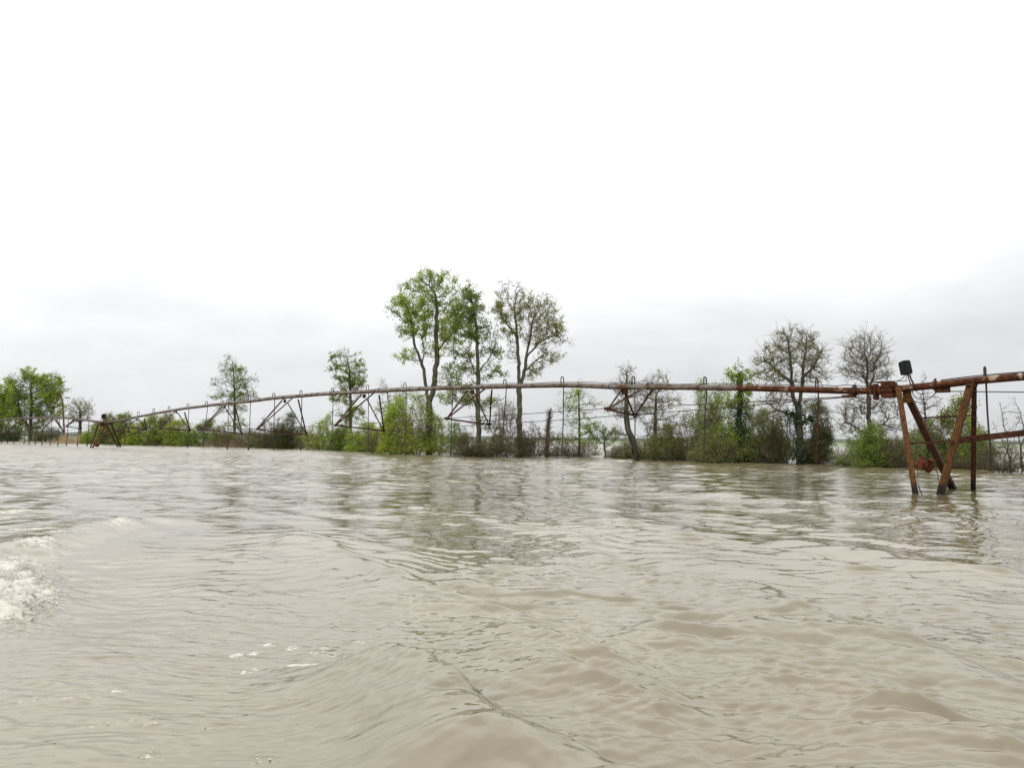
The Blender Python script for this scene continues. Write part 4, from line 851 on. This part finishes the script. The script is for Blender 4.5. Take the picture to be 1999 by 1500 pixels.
# near tower: joint head, legs, rungs
tw = MB()
J = Sp(1735, 760); 
def jbox(px0, px1, py0, py1, dpt, mb): 
    a, b = Sp(px0, (py0 + py1) / 2), Sp(px1, (py0 + py1) / 2); h = Sp(px0, py0)[2] - Sp(px0, py1)[2]; c = (a + b) / 2; mb.box(c, dv, nv, UP, (np.linalg.norm((b - a)) / 2, dpt, h / 2))
jbox(1723, 1748, 747, 757, .15, tw); jbox(1724, 1746, 758, 766, .17, tw); jbox(1723, 1747, 767, 777, .14, tw)
jbox(1707, 1713, 750, 781, .13, tw); jbox(1700, 1706.5, 752, 771, .15, tw); jbox(1716, 1722, 754, 772, .11, tw)
tw.tube([Sp(1702, 746.5, .05), Sp(1747, 745.2, .05)], .022, 8); tw.tube([Sp(1702, 746.5, -.08), Sp(1747, 745.2, -.08)], .022, 8); tw.tube([Sp(1712, 763, 0), Sp(1725, 762, 0)], PR * .8, 12); tw.tube([Sp(1745, 760), Sp(1756, 759.5)], PR * 1.1, 16)
tower = tw.build('tower_head', rust_mat('joint_rust', RUST, .25, .35), piv, ORG, bevel=.008); tower['label'] = 'boxy rust covered flex joint on top of the near tower'
def under(a, b, z=-.9): d = b - a; return b + d * ((z - b[2]) / d[2])
def leg(name_px_top, bot, off, w, material, sx=1, sy=1, up=None, parent=None, lab=None, Sf=Sp):
    a = Sf(*name_px_top, off); b = G(*bot); mb = MB(); mb.angle(a, under(a, b), w, nv * -1 if up is None else up, .014, sx, sy)
    o = mb.build('leg', material, parent or tower, ORG); 
    if lab: o['label'] = lab
    return a, b
la = leg((1755, 756), LEGR[0], .13, .135, M_leg, lab='ochre rusty leg'); lb = leg((1768, 766), LEGR[2], -.13, .15, M_leg_red, sx=-1)
lc_ = leg((1894, 744), LEGR[1], .13, .175, M_leg, sx=-1, sy=-1); ld = leg((1903, 747), LEGR[3], -.13, .115, M_leg_red)
along = lambda L_, py, G_=None: None
def on_leg(L_, t): return L_[0] + (L_[1] - L_[0]) * t
def at_py(L_, py):
    best = min(np.linspace(0, 1, 400), key=lambda t: abs(proj(on_leg(L_, t))[1] - py)); return on_leg(L_, best)
def proj(P): q = CRn.T @ (P - CAMP); return (999.5 + F * q[0] / -q[2], 750 - F * q[1] / -q[2])
for q, r_ in (((at_py(lb, 817), at_py(ld, 811)), .019), ((at_py(lb, 911), at_py(ld, 911)), .016)): mb = MB(); mb.tube(q, r_, 8); mb.build('rung', M_leg_red, tower, ORG)
mb = MB(); mb.angle(at_py(la, 867), at_py(lc_, 862), .05, UP); mb.build('rung', M_leg_red, tower, ORG)
for q, h_ in ((Sp(1771, 775), (.10, .012, .16)), (Sp(1897, 752, .02), (.09, .15, .03)), (Sp(1758, 757), (.07, .15, .03))): mb = MB(); mb.box(q, dv, nv, UP, h_); mb.build('gusset_plate', M_leg, tower, ORG)
# submerged base beam that ties the wheels
bb1 = under(*la, z=-.9); bb2 = under(*lb, z=-.9); mb = MB(); mb.tube([bb1, bb2], .09, 10); mb.build('base_beam', M_leg_red, tower, ORG)
# control box on its two little posts
def control_box(parent, c, hw, hh, tilt, post_a, post_b, Sf, d_, n_):
    mb = MB(); ax = nrm(d_ * math.cos(tilt) - UP * math.sin(tilt)); az_ = nrm(UP * math.cos(tilt) + d_ * math.sin(tilt)); rot = nrm(ax * .80 + n_ * .6); r2 = np.cross(az_, rot)
    mb.box(c, rot, r2, az_, (hw, hw * .85, hh)); mb.box(c + az_ * hh * .97, rot, r2, az_, (hw * .86, hw * .7, hh * .1)); o = mb.build('control_box', M_black, parent, ORG, bevel=hw * .12)
    mb = MB(); mb.tube([c - az_ * hh * .9 + rot * hw * .2, post_a], hw * .13, 8); mb.tube([c - az_ * hh * .9 + rot * hw * .55, post_b], hw * .13, 8); mb.build('post', M_leg, o, ORG)
    return o, ax, az_
cb = Sp(1767.5, 718.5, .05); ob, ax_, az2 = control_box(tower, cb, .118, .172, rad(-9), Sp(1778, 752, .0), Sp(1783, 751, .05), Sp, dv, nv)
mb = MB(); bot = cb - az2 * .17
mb.tube(smoothpath([bot - ax_ * .03, Sp(1762, 739, .05), Sp(1754, 744, .05), Sp(1735, 745.5, .06), Sp(1712, 749, .06)], 2), .010, 6); mb.tube(smoothpath([bot, Sp(1768, 741), Sp(1772, 744), Sp(1745, 744.5)], 1), .009, 6)
mb.tube(smoothpath([bot + ax_ * .09, Sp(1778, 738, .12), Sp(1786, 752, .13), Sp(1780, 766, .1), Sp(1786, 776, .12), Sp(1797, 781, .12), Sp(1812, 780, .12), Sp(1822, 773, .12), Sp(1829, 764, .1)], 2), .011, 6)
mb.build('wiring', M_cable, tower, ORG)
# gear motor
mc = (R0 + nv * .15) * np.array([1, 1, 0]); mY = at_py(lb, 905)[1] - .1
mo = atY(1801, 908, mY); mb = MB()
a1 = nrm(np.array([.92, .1, -.38])); mb.tube([mo - a1 * .17, mo - a1 * .13, mo + a1 * .06, mo + a1 * .10], [.07, .125, .135, .09], 12); mb.box(atY(1813, 903, mY), a1, nv, np.cross(a1, nv), (.085, .09, .085)); mb.box(atY(1814, 917, mY), a1, nv, np.cross(a1, nv), (.06, .08, .09)); mb.box(atY(1800, 896, mY), a1, nv, UP, (.05, .05, .06)); mb.tube([atY(1797, 903, mY - .1), atY(1797, 917, mY - .12)], .07, 10)
mb.tube([atY(1816, 910, mY), at_py(lb, 912)], .022, 8)
mb.build('gear_motor', M_motor, tower, ORG, bevel=.008)
mb = MB(); mb.tube(smoothpath([atY(1818, 911, mY), atY(1825, 914, mY - .1), atY(1831, 925, mY - .2), atY(1832, 940, mY - .3), at_py(lc_, 950)], 2), .011, 6); mb.tube(smoothpath([atY(1791, 915, mY), atY(1792, 935, mY - .3), atY(1792, 950, mY - .6), G(1799, 966)], 2), .008, 6)
mb.tube([at_py(la, 948) + dv * .07, G(1800, 966)], .012, 6); mb.build('motor_cable', M_cable, tower, ORG)

# far tower
tw = MB(); tc_ = Sp(200, 827); tw.box(tc_, dv, nv, UP, (.45, .25, .16)); tw.box(tc_ - UP * .22 + dv * .1, dv, nv, UP, (.26, .2, .09)); tw.box(Sp(214, 827), dv, nv, UP, (.3, .09, .09)); tw.tube([Sp(205, 826.5), Sp(222, 824.5)], .12, 12); tw.tube([Sl(190, 824.5), Sp(200, 826.5)], .12, 12)
ft = tw.build('tower_head', M_red, piv, ORG, bevel=.02); ft['label'] = 'dark red joint on top of the far tower'
for tp_, bt, off, mt in (((192, 829), LEGL[0], .2, M_leg_red), ((207, 829), LEGL[1], .25, M_leg), ((208, 831), LEGL[2], -.25, M_leg), ((218, 829), LEGL[3], -.2, M_leg_red)):
    leg(tp_, bt, off, .13, mt, parent=ft)
cb = Sp(202.5, 813.5); control_box(ft, cb, .19, .23, 0, Sp(201, 824), Sp(204, 824), Sp, dv, nv)
mo = G(189, 875.5) + UP * .32; mb = MB(); mb.tube([mo - dv * .22, mo - dv * .15, mo + dv * .15, mo + dv * .22], [.1, .19, .2, .1], 12); mb.box(mo + dv * .35 - UP * .02, dv, nv, UP, (.15, .06, .07)); mb.box(mo - dv * .3 + UP * .08, dv, nv, UP, (.12, .1, .1)); mb.build('gear_motor', M_motor, ft, ORG, bevel=.015)
print('objects', len(bpy.data.objects))
